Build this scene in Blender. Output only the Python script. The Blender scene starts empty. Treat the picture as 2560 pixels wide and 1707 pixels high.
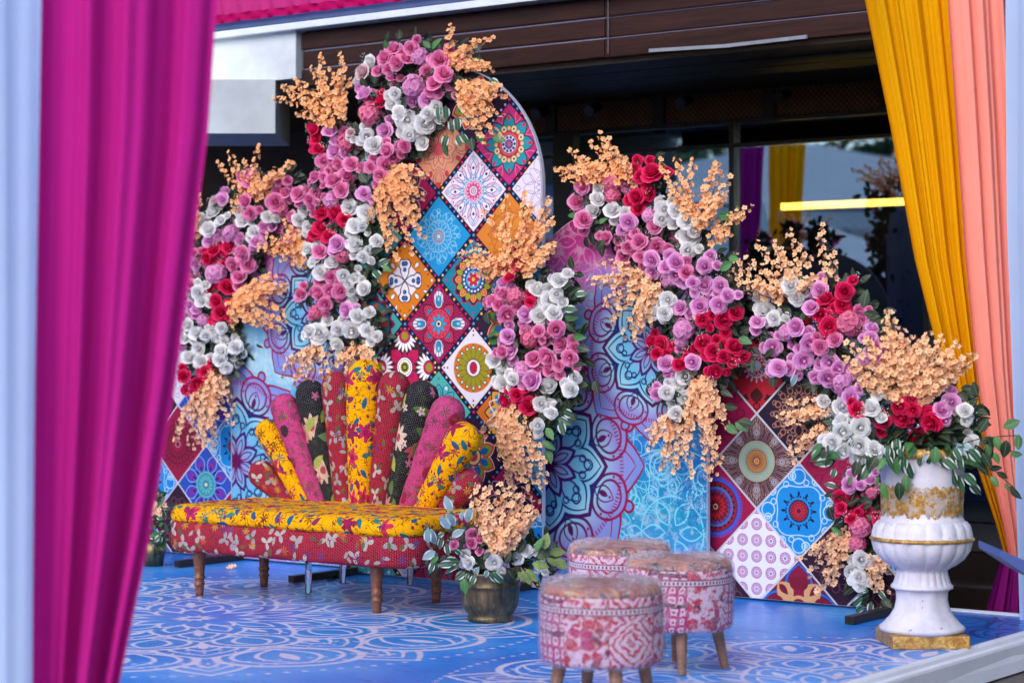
import bpy, bmesh, math, random
from mathutils import Vector, Matrix, Quaternion

random.seed(7)
PI = math.pi
scene = bpy.context.scene
COL = scene.collection

# ------------------------------------------------------------------ camera
FPX, EYE, YAW = 5200.0, 1.35, math.radians(36.2)
DV = Vector((-math.sin(YAW), math.cos(YAW), 0)); RV = Vector((math.cos(YAW), math.sin(YAW), 0))
cam_d = bpy.data.cameras.new('camera'); cam = bpy.data.objects.new('camera', cam_d); COL.objects.link(cam)
cam.location = (0, 0, EYE); cam.rotation_euler = (PI / 2, 0, YAW)
cam_d.sensor_width = 36; cam_d.lens = FPX / 2560 * 36; cam_d.clip_start = 0.1; cam_d.clip_end = 500
cam_d.dof.use_dof = True; cam_d.dof.focus_distance = 10.3; cam_d.dof.aperture_fstop = 2.2
scene.camera = cam

# ------------------------------------------------------------------ sky, sun, exposure
SUN_EL, SUN_AZ = math.radians(34), math.radians(4)      # a veiled sun stands in front of the hall, behind the camera
wd = bpy.data.worlds.new('World'); scene.world = wd; wd.use_nodes = True
nt = wd.node_tree; nt.nodes.clear()
sky = nt.nodes.new('ShaderNodeTexSky'); sky.sky_type = 'NISHITA'; sky.sun_disc = False
sky.sun_elevation = SUN_EL; sky.dust_density = 1.5; sky.ozone_density = 1.5
bg = nt.nodes.new('ShaderNodeBackground'); bg.inputs[1].default_value = 0.15
out = nt.nodes.new('ShaderNodeOutputWorld')
nt.links.new(sky.outputs[0], bg.inputs[0]); nt.links.new(bg.outputs[0], out.inputs[0])
sun_dir = Vector((math.sin(SUN_AZ) * math.cos(SUN_EL), -math.cos(SUN_AZ) * math.cos(SUN_EL), math.sin(SUN_EL)))
sky.sun_rotation = math.atan2(sun_dir.x, sun_dir.y)
sd = bpy.data.lights.new('sun', 'SUN'); sd.energy = 1.25; sd.angle = math.radians(50); sd.color = (1.0, 0.95, 0.92)
so = bpy.data.objects.new('sun', sd); COL.objects.link(so)
so.rotation_euler = sun_dir.to_track_quat('Z', 'Y').to_euler()
scene.view_settings.view_transform = 'Standard'; scene.view_settings.look = 'None'
scene.view_settings.exposure = 0.66; scene.view_settings.gamma = 1.0; scene.view_settings.use_curve_mapping = False
scene.cycles.use_denoising = True
scene.cycles.max_bounces = 6; scene.cycles.diffuse_bounces = 4; scene.cycles.glossy_bounces = 3; scene.cycles.use_adaptive_sampling = True; scene.cycles.adaptive_threshold = 0.03; scene.cycles.transparent_max_bounces = 12; scene.cycles.caustics_reflective = False; scene.cycles.caustics_refractive = False


# ------------------------------------------------------------------ helpers: pixels of the photograph to metres
def ray(x, y):
    return DV + RV * ((x - 1280) / FPX) + Vector((0, 0, (855 - y) / FPX))
def onY(x, y, Y):
    q = ray(x, y); t = Y / q.y
    return Vector((q.x * t, Y, q.z * t + EYE))
def onG(x, y, Z=0.0):
    q = ray(x, y); t = (Z - EYE) / q.z
    return Vector((q.x * t, q.y * t, Z))
def atD(x, y, D):
    q = ray(x, y)
    return Vector((q.x * D, q.y * D, q.z * D + EYE))
def depth(p): return p.x * DV.x + p.y * DV.y
K = 2560 / 2352
def V(x, y): return x * K, y * K        # coordinates read off the 2352-wide view

def srgb(r, g=None, b=None):
    if g is None: r, g, b = [int(r[i:i + 2], 16) for i in (0, 2, 4)]
    f = lambda c: (c / 255) / 12.92 if c <= 10 else ((c / 255 + 0.055) / 1.055) ** 2.4
    return (f(r), f(g), f(b), 1.0)

# ------------------------------------------------------------------ objects
def link(o, parent=None):
    COL.objects.link(o)
    if parent is not None:
        o.parent = parent
        o.matrix_parent_inverse = world_of(parent).inverted()
    return o
def world_of(o):
    if o.parent is None: return o.matrix_basis.copy()
    return world_of(o.parent) @ o.matrix_parent_inverse @ o.matrix_basis
def tag(o, label, cat, group=None, kind=None):
    if label: o['label'] = label
    if cat: o['category'] = cat
    if group: o['group'] = group
    if kind: o['kind'] = kind
    return o
def thing(name, label, cat, loc, group=None):
    o = bpy.data.objects.new(name, None); o.empty_display_size = 0.1; o.location = loc
    COL.objects.link(o)
    return tag(o, label, cat, group)
def mesh(name, verts, faces, mat=None, uvs=None, smooth=False):
    me = bpy.data.meshes.new(name)
    me.from_pydata([tuple(v) for v in verts], [], faces)
    if uvs is not None:
        ul = me.uv_layers.new(name='UVMap')
        buf = [0.0] * (2 * len(me.loops))
        for i, l in enumerate(me.loops):
            u = uvs[l.vertex_index]; buf[2 * i] = u[0]; buf[2 * i + 1] = u[1]
        ul.data.foreach_set('uv', buf)
    if mat is not None: me.materials.append(mat)
    if smooth: me.polygons.foreach_set('use_smooth', [True] * len(me.polygons))
    me.update()
    return me
def obj(name, me, parent=None, loc=None, rot=None, scale=None):
    o = bpy.data.objects.new(name, me)
    if loc is not None: o.location = loc
    if rot is not None:
        if isinstance(rot, Quaternion): o.rotation_mode = 'QUATERNION'; o.rotation_quaternion = rot
        else: o.rotation_euler = rot
    if scale is not None: o.scale = (scale,) * 3 if isinstance(scale, (int, float)) else scale
    return link(o, parent)

class MB:
    def __init__(s): s.v = []; s.f = []; s.u = []
    def add(s, vs, fs, us=None):
        n = len(s.v); s.v += [tuple(p) for p in vs]; s.f += [tuple(i + n for i in f) for f in fs]
        s.u += list(us) if us is not None else [(0, 0)] * len(vs)
        return s
    def box(s, a, b, bev=0.0):
        x0, y0, z0 = a; x1, y1, z1 = b
        return s.add([(x0, y0, z0), (x1, y0, z0), (x1, y1, z0), (x0, y1, z0), (x0, y0, z1), (x1, y0, z1), (x1, y1, z1), (x0, y1, z1)],
                     [(0, 3, 2, 1), (4, 5, 6, 7), (0, 1, 5, 4), (1, 2, 6, 5), (2, 3, 7, 6), (3, 0, 4, 7)],
                     [(x0, z0), (x1, z0), (x1, z0), (x0, z0), (x0, z1), (x1, z1), (x1, z1), (x0, z1)])
    def tube(s, pts, rad, n=6, cap=True):
        pts = [Vector(p) for p in pts]; L = len(pts); base = len(s.v); acc = 0
        for i, p in enumerate(pts):
            t = (pts[min(i + 1, L - 1)] - pts[max(i - 1, 0)]).normalized()
            a = t.orthogonal().normalized() if i == 0 else (pa - t * pa.dot(t)).normalized()
            pa = a; b = t.cross(a); r = rad[i] if isinstance(rad, (list, tuple)) else rad
            if i: acc += (p - pts[i - 1]).length
            for k in range(n):
                q = 2 * PI * k / n
                s.v.append(tuple(p + (a * math.cos(q) + b * math.sin(q)) * r)); s.u.append((k / n, acc))
        for i in range(L - 1):
            for k in range(n):
                k2 = (k + 1) % n
                s.f.append((base + i * n + k, base + i * n + k2, base + (i + 1) * n + k2, base + (i + 1) * n + k))
        if cap:
            s.f.append(tuple(base + k for k in reversed(range(n)))); s.f.append(tuple(base + (L - 1) * n + k for k in range(n)))
        return s
    def lathe(s, prof, n=48, mod=None, c=(0, 0, 0), cap=True):
        """prof: (radius, height) pairs; mod(k/n, i) multiplies the radius"""
        base = len(s.v); L = len(prof); acc = 0
        for i, (r, z) in enumerate(prof):
            if i: acc += math.hypot(r - prof[i - 1][0], z - prof[i - 1][1])
            for k in range(n + 1):
                a = 2 * PI * k / n; m = mod(k / n, i) if mod else 1
                s.v.append((c[0] + r * m * math.cos(a), c[1] + r * m * math.sin(a), c[2] + z)); s.u.append((k / n * 2 * PI * 0.2, acc))
        for i in range(L - 1):
            for k in range(n):
                a = base + i * (n + 1) + k
                s.f.append((a, a + 1, a + n + 2, a + n + 1))
        if cap:
            for i in (0, L - 1):
                if prof[i][0] > 1e-4:
                    o = base + i * (n + 1)
                    s.v.append((c[0], c[1], c[2] + prof[i][1])); s.u.append((0, 0)); ce = len(s.v) - 1
                    for k in range(n):
                        s.f.append((ce, o + k + 1, o + k) if i == 0 else (ce, o + k, o + k + 1))
        return s
    def mesh(s, name, mat, smooth=False): return mesh(name, s.v, s.f, mat, s.u, smooth)
    def build(s, name, mat, parent=None, smooth=False, **k): return obj(name, s.mesh(name, mat, smooth), parent, **k)
def bevel(o, w, seg=2):
    m = o.modifiers.new('bevel', 'BEVEL'); m.width = w; m.segments = seg; m.limit_method = 'ANGLE'
    return o

# ------------------------------------------------------------------ materials: a small expression compiler for node graphs
class X:
    def __init__(s, g, v): s.g = g; s.v = v
    def __add__(a, b): return a.g.m('ADD', a, b)
    def __radd__(a, b): return a.g.m('ADD', b, a)
    def __sub__(a, b): return a.g.m('SUBTRACT', a, b)
    def __rsub__(a, b): return a.g.m('SUBTRACT', b, a)
    def __mul__(a, b): return a.g.m('MULTIPLY', a, b)
    def __rmul__(a, b): return a.g.m('MULTIPLY', b, a)
    def __truediv__(a, b): return a.g.m('DIVIDE', a, b)
    def __rtruediv__(a, b): return a.g.m('DIVIDE', b, a)
    def __neg__(a): return a.g.m('MULTIPLY', a, -1.0)
class G:
    def __init__(s, mat): s.t = getattr(mat, 'node_tree', None) or mat; s.n = s.t.nodes; s.cache = {}
    def put(s, v, sock):
        if isinstance(v, X): v = v.v
        if isinstance(v, bpy.types.NodeSocket): s.t.links.new(v, sock)
        else: sock.default_value = v
    def m(s, op, a, b=None, c=None, clamp=False):
        n = s.n.new('ShaderNodeMath'); n.operation = op; n.use_clamp = clamp; s.put(a, n.inputs[0])
        if b is not None: s.put(b, n.inputs[1])
        if c is not None: s.put(c, n.inputs[2])
        return X(s, n.outputs[0])
    def sin(s, a): return s.m('SINE', a)
    def cos(s, a): return s.m('COSINE', a)
    def abs(s, a): return s.m('ABSOLUTE', a)
    def sqrt(s, a): return s.m('SQRT', a)
    def mod(s, a, b): return s.m('FLOORED_MODULO', a, b)
    def floor(s, a): return s.m('FLOOR', a)
    def min(s, a, b): return s.m('MINIMUM', a, b)
    def max(s, a, b): return s.m('MAXIMUM', a, b)
    def atan2(s, a, b): return s.m('ARCTAN2', a, b)
    def step(s, d, soft):             # 1 where d > 0
        return s.m('MULTIPLY_ADD', d, 1.0 / soft, 0.5, clamp=True)
    def mix(s, f, a, b, mode='MIX'):
        n = s.n.new('ShaderNodeMix'); n.data_type = 'RGBA'; n.blend_type = mode
        s.put(f, n.inputs[0]); s.put(a, n.inputs[6]); s.put(b, n.inputs[7])
        return X(s, n.outputs[2])
    def sep(s, v):
        n = s.n.new('ShaderNodeSeparateXYZ'); s.put(v, n.inputs[0]); return X(s, n.outputs[0]), X(s, n.outputs[1]), X(s, n.outputs[2])
    def comb(s, x, y, z=0.0):
        n = s.n.new('ShaderNodeCombineXYZ'); s.put(x, n.inputs[0]); s.put(y, n.inputs[1]); s.put(z, n.inputs[2]); return X(s, n.outputs[0])
    def tc(s, which='UV'):
        if which not in s.cache:
            n = s.n.new('ShaderNodeTexCoord'); s.cache[which] = X(s, n.outputs[which])
        return s.cache[which]
    def noise(s, vec, scale=5, detail=3, rough=0.5, dist=0.0, color=False, dim='3D'):
        n = s.n.new('ShaderNodeTexNoise'); n.noise_dimensions = dim; s.put(vec, n.inputs['Vector']); n.inputs['Scale'].default_value = scale
        n.inputs['Detail'].default_value = detail; n.inputs['Roughness'].default_value = rough; n.inputs['Distortion'].default_value = dist
        return X(s, n.outputs[1 if color else 0])
    def voro(s, vec, scale=5, rnd=1.0, feature='F1', dim='2D'):
        n = s.n.new('ShaderNodeTexVoronoi'); n.voronoi_dimensions = dim; n.feature = feature; s.put(vec, n.inputs['Vector'])
        n.inputs['Scale'].default_value = scale; n.inputs['Randomness'].default_value = rnd
        return {k.name: X(s, k) for k in n.outputs}
    def ramp(s, f, stops, interp='LINEAR'):
        n = s.n.new('ShaderNodeValToRGB'); s.put(f, n.inputs[0]); cr = n.color_ramp; cr.interpolation = interp
        while len(cr.elements) < len(stops): cr.elements.new(0.5)
        for e, (p, c) in zip(cr.elements, stops): e.position = p; e.color = c
        return X(s, n.outputs[0])
    def bump(s, h, strength=0.3, dist=0.01):
        n = s.n.new('ShaderNodeBump'); n.inputs['Strength'].default_value = strength; n.inputs['Distance'].default_value = dist; s.put(h, n.inputs['Height'])
        return X(s, n.outputs[0])
    def rnd(s):
        n = s.n.new('ShaderNodeObjectInfo'); return X(s, n.outputs['Random'])
    # polar helpers for ornament
    def polar(s, x, y):
        s.r = s.sqrt(x * x + y * y); s.th = s.atan2(y, x); s.fold_cache = {}
    def fold(s, N, ph):
        key = (N, round(ph, 4))
        if key not in s.fold_cache:
            w = 2 * PI / N
            a = s.abs(s.mod(s.th + (w / 2 - ph), w) - w / 2)
            s.fold_cache[key] = (s.r * s.cos(a), s.r * s.sin(a))
        return s.fold_cache[key]

GROUPS = {}
def grouped(g, name, fn, px, py, c):
    """fn(g, px, py, colour) -> colour, compiled once as a node group and used as one node"""
    if name not in GROUPS:
        t = bpy.data.node_groups.new(name, 'ShaderNodeTree')
        for q, ty in (('px', 'NodeSocketFloat'), ('py', 'NodeSocketFloat'), ('c', 'NodeSocketColor')): t.interface.new_socket(q, in_out='INPUT', socket_type=ty)
        t.interface.new_socket('c', in_out='OUTPUT', socket_type='NodeSocketColor')
        gi = t.nodes.new('NodeGroupInput'); go = t.nodes.new('NodeGroupOutput'); h = G(t)
        r = fn(h, X(h, gi.outputs[0]), X(h, gi.outputs[1]), X(h, gi.outputs[2])); h.put(r, go.inputs[0]); GROUPS[name] = t
    n = g.n.new('ShaderNodeGroup'); n.node_tree = GROUPS[name]
    g.put(px, n.inputs[0]); g.put(py, n.inputs[1]); g.put(c, n.inputs[2])
    return X(g, n.outputs[0])
def newmat(name):
    m = bpy.data.materials.new(name); m.use_nodes = True
    m.node_tree.nodes.clear(); return m, G(m)
def surf(m, g, col, rough=0.6, spec=0.4, metal=0.0, normal=None, transl=0.0, coat=0.0, sheen=0.0, emit=None, estr=0.0, rough2=None):
    p = g.n.new('ShaderNodeBsdfPrincipled'); g.put(col, p.inputs['Base Color']); g.put(rough, p.inputs['Roughness'])
    p.inputs['Specular IOR Level'].default_value = spec; g.put(metal, p.inputs['Metallic'])
    p.inputs['Coat Weight'].default_value = coat; p.inputs['Sheen Weight'].default_value = sheen
    if normal is not None: g.put(normal, p.inputs['Normal'])
    if emit is not None: g.put(emit, p.inputs['Emission Color']); p.inputs['Emission Strength'].default_value = estr
    o = g.n.new('ShaderNodeOutputMaterial'); sh = p.outputs[0]
    if transl > 0:
        t = g.n.new('ShaderNodeBsdfTranslucent'); g.put(col, t.inputs[0])
        mx = g.n.new('ShaderNodeMixShader'); mx.inputs[0].default_value = transl
        g.t.links.new(sh, mx.inputs[1]); g.t.links.new(t.outputs[0], mx.inputs[2]); sh = mx.outputs[0]
    g.t.links.new(sh, o.inputs[0]); return m
def plain(name, col, rough=0.6, var=0.12, scale=8.0, bump=0.0, bscale=60.0, **k):
    m, g = newmat(name); tc = g.tc('Object')
    n = g.noise(tc, scale, 5, 0.6)
    c = g.mix(g.m('MULTIPLY_ADD', n, 2.0, -0.5, clamp=True), tuple(v * (1 - var) for v in col[:3]) + (1,), tuple(min(1, v * (1 + var)) for v in col[:3]) + (1,))
    nm = g.bump(g.noise(tc, bscale, 4, 0.6), bump, 0.01) if bump else None
    return surf(m, g, c, rough, normal=nm, **k)

# ornament layers, drawn back to front: every mask is analytic in polar coordinates
def ornament(g, x, y, base, layers, soft=0.012):
    g.polar(x, y); c = base
    for L in layers:
        k = L[0]; col = srgb(L[-1]) if isinstance(L[-1], str) else L[-1]; ph = 0.0
        if k == 'disc': mk = g.step(L[1] - g.r, soft)
        elif k == 'ring': mk = g.step(L[2] * 0.5 - g.abs(g.r - L[1]), soft)
        elif k == 'dots':                     # N, radius of circle, radius of dot, phase
            px, py = g.fold(L[1], L[4]); dx = px - L[2]; mk = g.step(L[3] - g.sqrt(dx * dx + py * py), soft)
        elif k == 'rings':                    # small rings: N, R, radius, line, phase
            px, py = g.fold(L[1], L[5]); dx = px - L[2]; mk = g.step(L[4] * 0.5 - g.abs(g.sqrt(dx * dx + py * py) - L[3]), soft)
        elif k in ('pet', 'petl'):            # pointed petals: N, r0, length, half width, phase [, line]
            px, py = g.fold(L[1], L[5]); t = (px - L[2]) / L[3]; d = (t - t * t) * (4 * L[4]) - py
            mk = g.step(d, soft) if k == 'pet' else g.step(L[6] * 0.5 - g.abs(d), soft)
        elif k in ('ell', 'ell_l'):           # elliptic petals: N, rc, half length, half width, phase [, line]
            px, py = g.fold(L[1], L[5]); a = (px - L[2]) / L[3]; b = py / L[4]; d = (1.0 - g.sqrt(a * a + b * b)) * min(L[3], L[4])
            mk = g.step(d, soft) if k == 'ell' else g.step(L[6] * 0.5 - g.abs(d), soft)
        elif k == 'tear':                     # drops, fat outside: N, r0, length, half width, phase
            px, py = g.fold(L[1], L[5]); t = (px - L[2]) / L[3]; d = t * (1.0 - t * t) * (2.4 * L[4]) - py; mk = g.step(d, soft)
        elif k == 'ray':                      # radial strokes: N, r0, r1, angular half width (m), phase
            px, py = g.fold(L[1], L[5]); mk = g.step(L[4] - py, soft) * g.step(g.r - L[2], soft) * g.step(L[3] - g.r, soft)
        elif k == 'scal':                     # scalloped or star edge: N, R, amplitude, phase [+line]
            e = g.cos((g.th - L[4]) * float(L[1])) * L[3] + L[2]; mk = g.step(e - g.r, soft)
        elif k == 'scal_l':
            e = g.cos((g.th - L[4]) * float(L[1])) * L[3] + L[2]; mk = g.step(L[5] * 0.5 - g.abs(e - g.r), soft)
        elif k == 'heart':                    # lobed petals: N, rc, radius, phase
            px, py = g.fold(L[1], L[4]); dx = px - L[2]; dy = py - L[3] * 0.55; mk = g.step(L[3] - g.sqrt(dx * dx + dy * dy), soft)
        else: continue
        c = g.mix(mk, c, col)
    return c
def print_mat(name, base, layers, grad=None, soft=0.012):
    m, g = newmat(name); x, y, _ = g.sep(g.tc('UV'))
    b = srgb(base)
    if grad: b = g.mix(g.m('MULTIPLY_ADD', g.sqrt(x * x + y * y), 1.1, -0.05, clamp=True), srgb(grad), b)
    c = ornament(g, x, y, b, layers, soft)
    n = g.noise(g.tc('Object'), 14, 4, 0.6)
    c = g.mix(0.10, c, n, 'OVERLAY'); c = g.mix(0.20, c, (0.01, 0.01, 0.02, 1))
    return surf(m, g, c, 0.5, spec=0.18, normal=g.bump(g.noise(g.tc('Object'), 3.0, 3), 0.12, 0.02))

# ------------------------------------------------------------------ the ground and the stage
ground_m = plain('paving grey brown', srgb(96, 88, 86), 0.55, 0.2, 3.0, 0.15, 40)
g_me = MB().add([(-90, -90, -0.16), (90, -90, -0.16), (90, 90, -0.16), (-90, 90, -0.16)], [(0, 1, 2, 3)])
tag(g_me.build('ground', ground_m), None, None, kind='structure')

def floor_mat():
    m, g = newmat('blue printed vinyl')
    x, y, z = g.sep(g.tc('Object'))
    n1 = g.noise(g.tc('Object'), 1.1, 3, 0.5); n2 = g.noise(g.tc('Object'), 0.7, 2, 0.5, 0.6)
    base = g.ramp(n1, [(0.3, srgb(16, 102, 204)), (0.5, srgb(40, 136, 230)), (0.72, srgb(88, 166, 242))])
    # the print turns violet and teal near the middle of the big rosette
    lx, ly = x + 7.25, y - 7.75
    rr = g.sqrt(lx * lx + ly * ly)
    base = g.mix(g.step(0.62 - rr + (n2 - 0.5) * 1.2, 0.9) * 0.40, base, srgb(150, 124, 214))
    base = g.mix(g.step(0.5 - g.abs(rr - 1.1) + (n2 - 0.55), 0.6) * 0.5, base, srgb(30, 135, 205))
    white = srgb(212, 206, 234)
    dxn = g.noise(g.tc('Object'), 2.3, 2, 0.5, color=True); wx, wy, _ = g.sep(dxn)
    def fl_ros(col):
        def fn(g, px, py, c):
            p0, p1 = 0.0, math.radians(15)
            F = 'fill'
            Ls = [('dots', 144, .985, .0075, p0), ('pet', 12, .55, .43, .115, p0, F), ('petl', 12, .55, .43, .115, p0, 0.0189), ('petl', 12, .60, .32, .075, p0, 0.0108), ('petl', 12, .70, .17, .030, p0, 0.0108), ('ray', 132, .80, .825, .0032, p0),
                  ('ell', 12, .76, .150, .175, p1, F), ('ell_l', 12, .76, .150, .175, p1, 0.0189), ('ell_l', 12, .75, .115, .135, p1, 0.0108), ('petl', 12, .64, .23, .075, p1, 0.0135), ('pet', 12, .70, .12, .020, p1), ('dots', 156, .862, .0068, p1), ('dots', 132, .80, .0062, p1),
                  ('pet', 12, .36, .37, .125, p0, F), ('petl', 12, .36, .37, .125, p0, 0.0175), ('petl', 12, .42, .26, .085, p0, 0.0108), ('petl', 12, .46, .16, .045, p0, 0.0121), ('pet', 12, .5, .08, .014, p0), ('dots', 96, .60, .0062, p0), ('ray', 108, .63, .652, .0032, p0),
                  ('ell', 12, .47, .115, .125, p1, F), ('ell_l', 12, .47, .115, .125, p1, 0.0162), ('ell_l', 12, .465, .085, .092, p1, 0.0108), ('petl', 12, .40, .15, .045, p1, 0.0121), ('dots', 84, .545, .0062, p1),
                  ('pet', 12, .18, .27, .082, p0, F), ('petl', 12, .18, .27, .082, p0, 0.0162), ('petl', 12, .22, .18, .050, p0, 0.0108), ('pet', 12, .26, .09, .014, p0), ('ray', 84, .38, .40, .0032, p0),
                  ('pet', 12, .10, .24, .065, p1, F), ('petl', 12, .10, .24, .065, p1, 0.0149), ('petl', 12, .14, .14, .030, p1, 0.0108), ('pet', 12, .03, .16, .035, p0, F), ('petl', 12, .03, .16, .035, p0, 0.0135), ('disc', .035), ('disc', .02, F)]
            return ornament(g, px, py, c, [(L[:-1] + (c.v,)) if L[-1] == F else L + (col,) for L in Ls], 0.006)
        return fn
    def rosette(cx, cy, R, ph, c, col, nm):
        ca, sa = math.cos(math.radians(ph)) / R, math.sin(math.radians(ph)) / R
        ax, ay = x - cx + (wx - 0.5) * 0.022, y - cy + (wy - 0.5) * 0.022
        return grouped(g, nm, fl_ros(col), ax * ca + ay * sa, ay * ca - ax * sa, c)
    c = rosette(-7.25, 7.28, 1.80, -43, base, white, 'floor rosette')
    c = rosette(-3.75, 7.15, 1.55, -40, c, white, 'floor rosette')
    c = rosette(-3.5, 10.1, 1.35, 0, c, srgb(24, 62, 150), 'floor rosette dark')
    h = g.noise(g.tc('Object'), 2.2, 3, 0.5)
    scr = g.noise(g.comb(x * 1.0, y * 9.0), 3.0, 4, 0.6)
    c = g.mix(0.05, c, scr, 'OVERLAY')
    return surf(m, g, c, g.m('MULTIPLY_ADD', scr, 0.2, 0.2), spec=0.32, normal=g.bump(h, 0.10, 0.03))
stage = thing('stage', None, None, (-7.2, 7.6, -0.16)); stage['kind'] = 'structure'
SX0, SX1, SY0, SY1 = -12.5, -3.80, 5.2, 9.72
skirt_m = plain('white skirt board', srgb(222, 224, 236), 0.5, 0.06, 5, 0.05)
b = MB(); b.box((SX0, SY0, -0.158), (SX1 + 0.06, SY1 + 0.03, -0.02)); bevel(b.build('platform', skirt_m, stage), 0.015)
fm = floor_mat()
b = MB(); nx, ny = 40, 22
vs = [(SX0 + (SX1 - SX0) * i / nx, SY0 + (SY1 - SY0) * j / ny, 0.0015 * math.sin(i * 1.7) * math.sin(j * 2.3)) for j in range(ny + 1) for i in range(nx + 1)]
b.add(vs, [(j * (nx + 1) + i, j * (nx + 1) + i + 1, (j + 1) * (nx + 1) + i + 1, (j + 1) * (nx + 1) + i) for j in range(ny) for i in range(nx)])
b.build('printed_mat', fm, stage, smooth=True)
b = MB()
prof = [(SX1, 0.004), (SX1 + 0.018, 0.006), (SX1 + 0.03, -0.004), (SX1 + 0.065, -0.10), (SX1 + 0.075, -0.15), (SX1 + 0.0, -0.15), (SX1, -0.01)]
n = len(prof); vs = []
for j in range(13):
    yy = SY0 + (SY1 + 0.03 - SY0) * j / 12; w = 0.006 * math.sin(j * 2.1)
    vs += [(px + (w if k in (3, 4) else 0), yy, pz) for k, (px, pz) in enumerate(prof)]
b.add(vs, [(j * n + k, (j + 1) * n + k, (j + 1) * n + (k + 1) % n, j * n + (k + 1) % n) for j in range(12) for k in range(n)] + [tuple(range(n)), tuple(12 * n + k for k in reversed(range(n)))])
b.build('edge_trim', skirt_m, stage)
b = MB(); b.box((SX0, SY1 - 0.002, -0.02), (SX1 - 0.003, SY1 + 0.03, 0.012)); b.build('edge_trim', skirt_m, stage)

# ------------------------------------------------------------------ the building behind
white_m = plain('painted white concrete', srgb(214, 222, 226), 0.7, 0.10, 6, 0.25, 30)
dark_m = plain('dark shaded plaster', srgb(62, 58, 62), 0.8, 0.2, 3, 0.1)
black_m = plain('black anodised frame', srgb(22, 22, 26), 0.35, 0.15)
brown_dark = plain('dark brown panelling', srgb(40, 27, 20), 0.5, 0.3, 4)
def wood(name, c0, c1, rough=0.38, sc=1.0, spec=0.45):
    m, g = newmat(name); x, y, z = g.sep(g.tc('Object'))
    r = g.rnd() * 20.0
    n = g.noise(g.comb(x * 1.4 * sc + r, y * 22 * sc, z * 22 * sc + r), 2.2, 6, 0.62, 0.6)
    f = g.noise(g.comb(x * 3 * sc + r, y * 120 * sc, z * 120 * sc), 2.0, 3, 0.6)
    c = g.ramp(n * 0.75 + f * 0.25, [(0.32, c0), (0.68, c1)])
    return surf(m, g, c, g.m('MULTIPLY_ADD', n, 0.3, rough - 0.12), spec=spec, normal=g.bump(n, 0.2, 0.006))
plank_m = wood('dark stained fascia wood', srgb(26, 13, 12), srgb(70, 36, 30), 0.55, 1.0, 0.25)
steel_early = plain('grey cable', srgb(120, 120, 130), 0.5, 0.1)
bld = thing('building', 'dark glass fronted hall with brown plank fascia and white parapet', 'building', (-7.0, 12.0, -0.16))
FX0 = -9.27
for k in range(3):                        # three fascia boards, each in two lengths with a butt joint
    for (xa, xb, dz) in ((FX0 + 0.01 * (k % 2), -6.86, 0.0), (-6.856, 4.0, -0.004)):
        z0 = 3.035 + k * 0.122
        bevel(MB().box((xa, 10.30 + 0.004 * (k % 2), z0 + dz), (xb, 10.335, z0 + 0.112 + dz)).build('fascia_plank', plank_m, bld), 0.008, 2)
for k in (1, 2): MB().box((FX0 + 0.02, 10.312, 3.035 + k * 0.122 - 0.009), (4.0, 10.334, 3.035 + k * 0.122 - 0.003)).build('bevel_highlight', plain('painted bevel highlight', srgb(140, 140, 170), 0.5, 0.1), bld)  # pale strips paint the sky's highlight along the plank bevels
cq = [onY(*V(1397, y_), 10.285) for y_ in (-40, 60, 125)]; MB().tube([cq[0], cq[1], cq[2]], 0.003, 5).build('hanging_cable', steel_early, bld)
MB().box((FX0, 10.336, 3.0), (4.0, 10.40, 3.42)).build('fascia_backing', brown_dark, bld)
MB().box((-13.5, 10.20, 3.405), (4.0, 10.60, 3.475)).build('parapet_coping', white_m, bld)
MB().box((-13.5, 10.26, 3.09), (FX0 - 0.012, 10.60, 3.404)).build('parapet_wall', white_m, bld)
# soffit boards
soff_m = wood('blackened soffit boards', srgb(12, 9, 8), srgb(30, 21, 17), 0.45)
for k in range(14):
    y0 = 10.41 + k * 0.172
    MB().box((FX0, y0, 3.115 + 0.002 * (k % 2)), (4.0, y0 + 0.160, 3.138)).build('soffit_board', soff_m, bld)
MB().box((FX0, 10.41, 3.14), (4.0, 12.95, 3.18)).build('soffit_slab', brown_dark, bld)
# loose white batten hanging at the soffit edge
pa, pb = onY(*V(1490, 118), 10.27), onY(*V(1852, 86), 10.27)
bt = MB(); hh = Vector((0, 0, 0.010)); mid = (pa + pb) / 2 - Vector((0, 0, 0.012))
for a, c in ((pa, mid), (mid, pb)):
    o = Vector((0, 0.02, 0)); bt.add([a - hh, c - hh, c + hh, a + hh, a - hh + o, c - hh + o, c + hh + o, a + hh + o], [(0, 1, 2, 3), (7, 6, 5, 4), (0, 4, 5, 1), (2, 6, 7, 3), (1, 5, 6, 2), (0, 3, 7, 4)])
bt.build('loose_batten', plain('weathered grey batten', srgb(150, 156, 170), 0.6, 0.2, 12), bld)
# boxed white beam coming forward at the far end, turned to the street
cA = onY(*V(632, 308), 10.22)
ux, uy = -RV * 2.2, DV * 0.9
bq = [cA, cA + ux, cA + ux + uy, cA + uy]; zt = 3.088; zb = cA.z
MB().add([(p.x, p.y, zb) for p in bq] + [(p.x, p.y, zt) for p in bq], [(0, 1, 2, 3), (7, 6, 5, 4), (0, 4, 5, 1), (1, 5, 6, 2), (2, 6, 7, 3), (3, 7, 4, 0)]).build('boxed_beam', white_m, bld)
# walls in shade
GYY = 12.75
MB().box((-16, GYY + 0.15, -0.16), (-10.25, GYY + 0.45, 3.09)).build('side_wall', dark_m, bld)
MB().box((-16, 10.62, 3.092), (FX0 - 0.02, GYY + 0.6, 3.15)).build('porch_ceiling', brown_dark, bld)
MB().box((-11.6, GYY + 0.10, -0.16), (-11.0, GYY + 0.148, 2.2)).build('side_door', black_m, bld)
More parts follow.
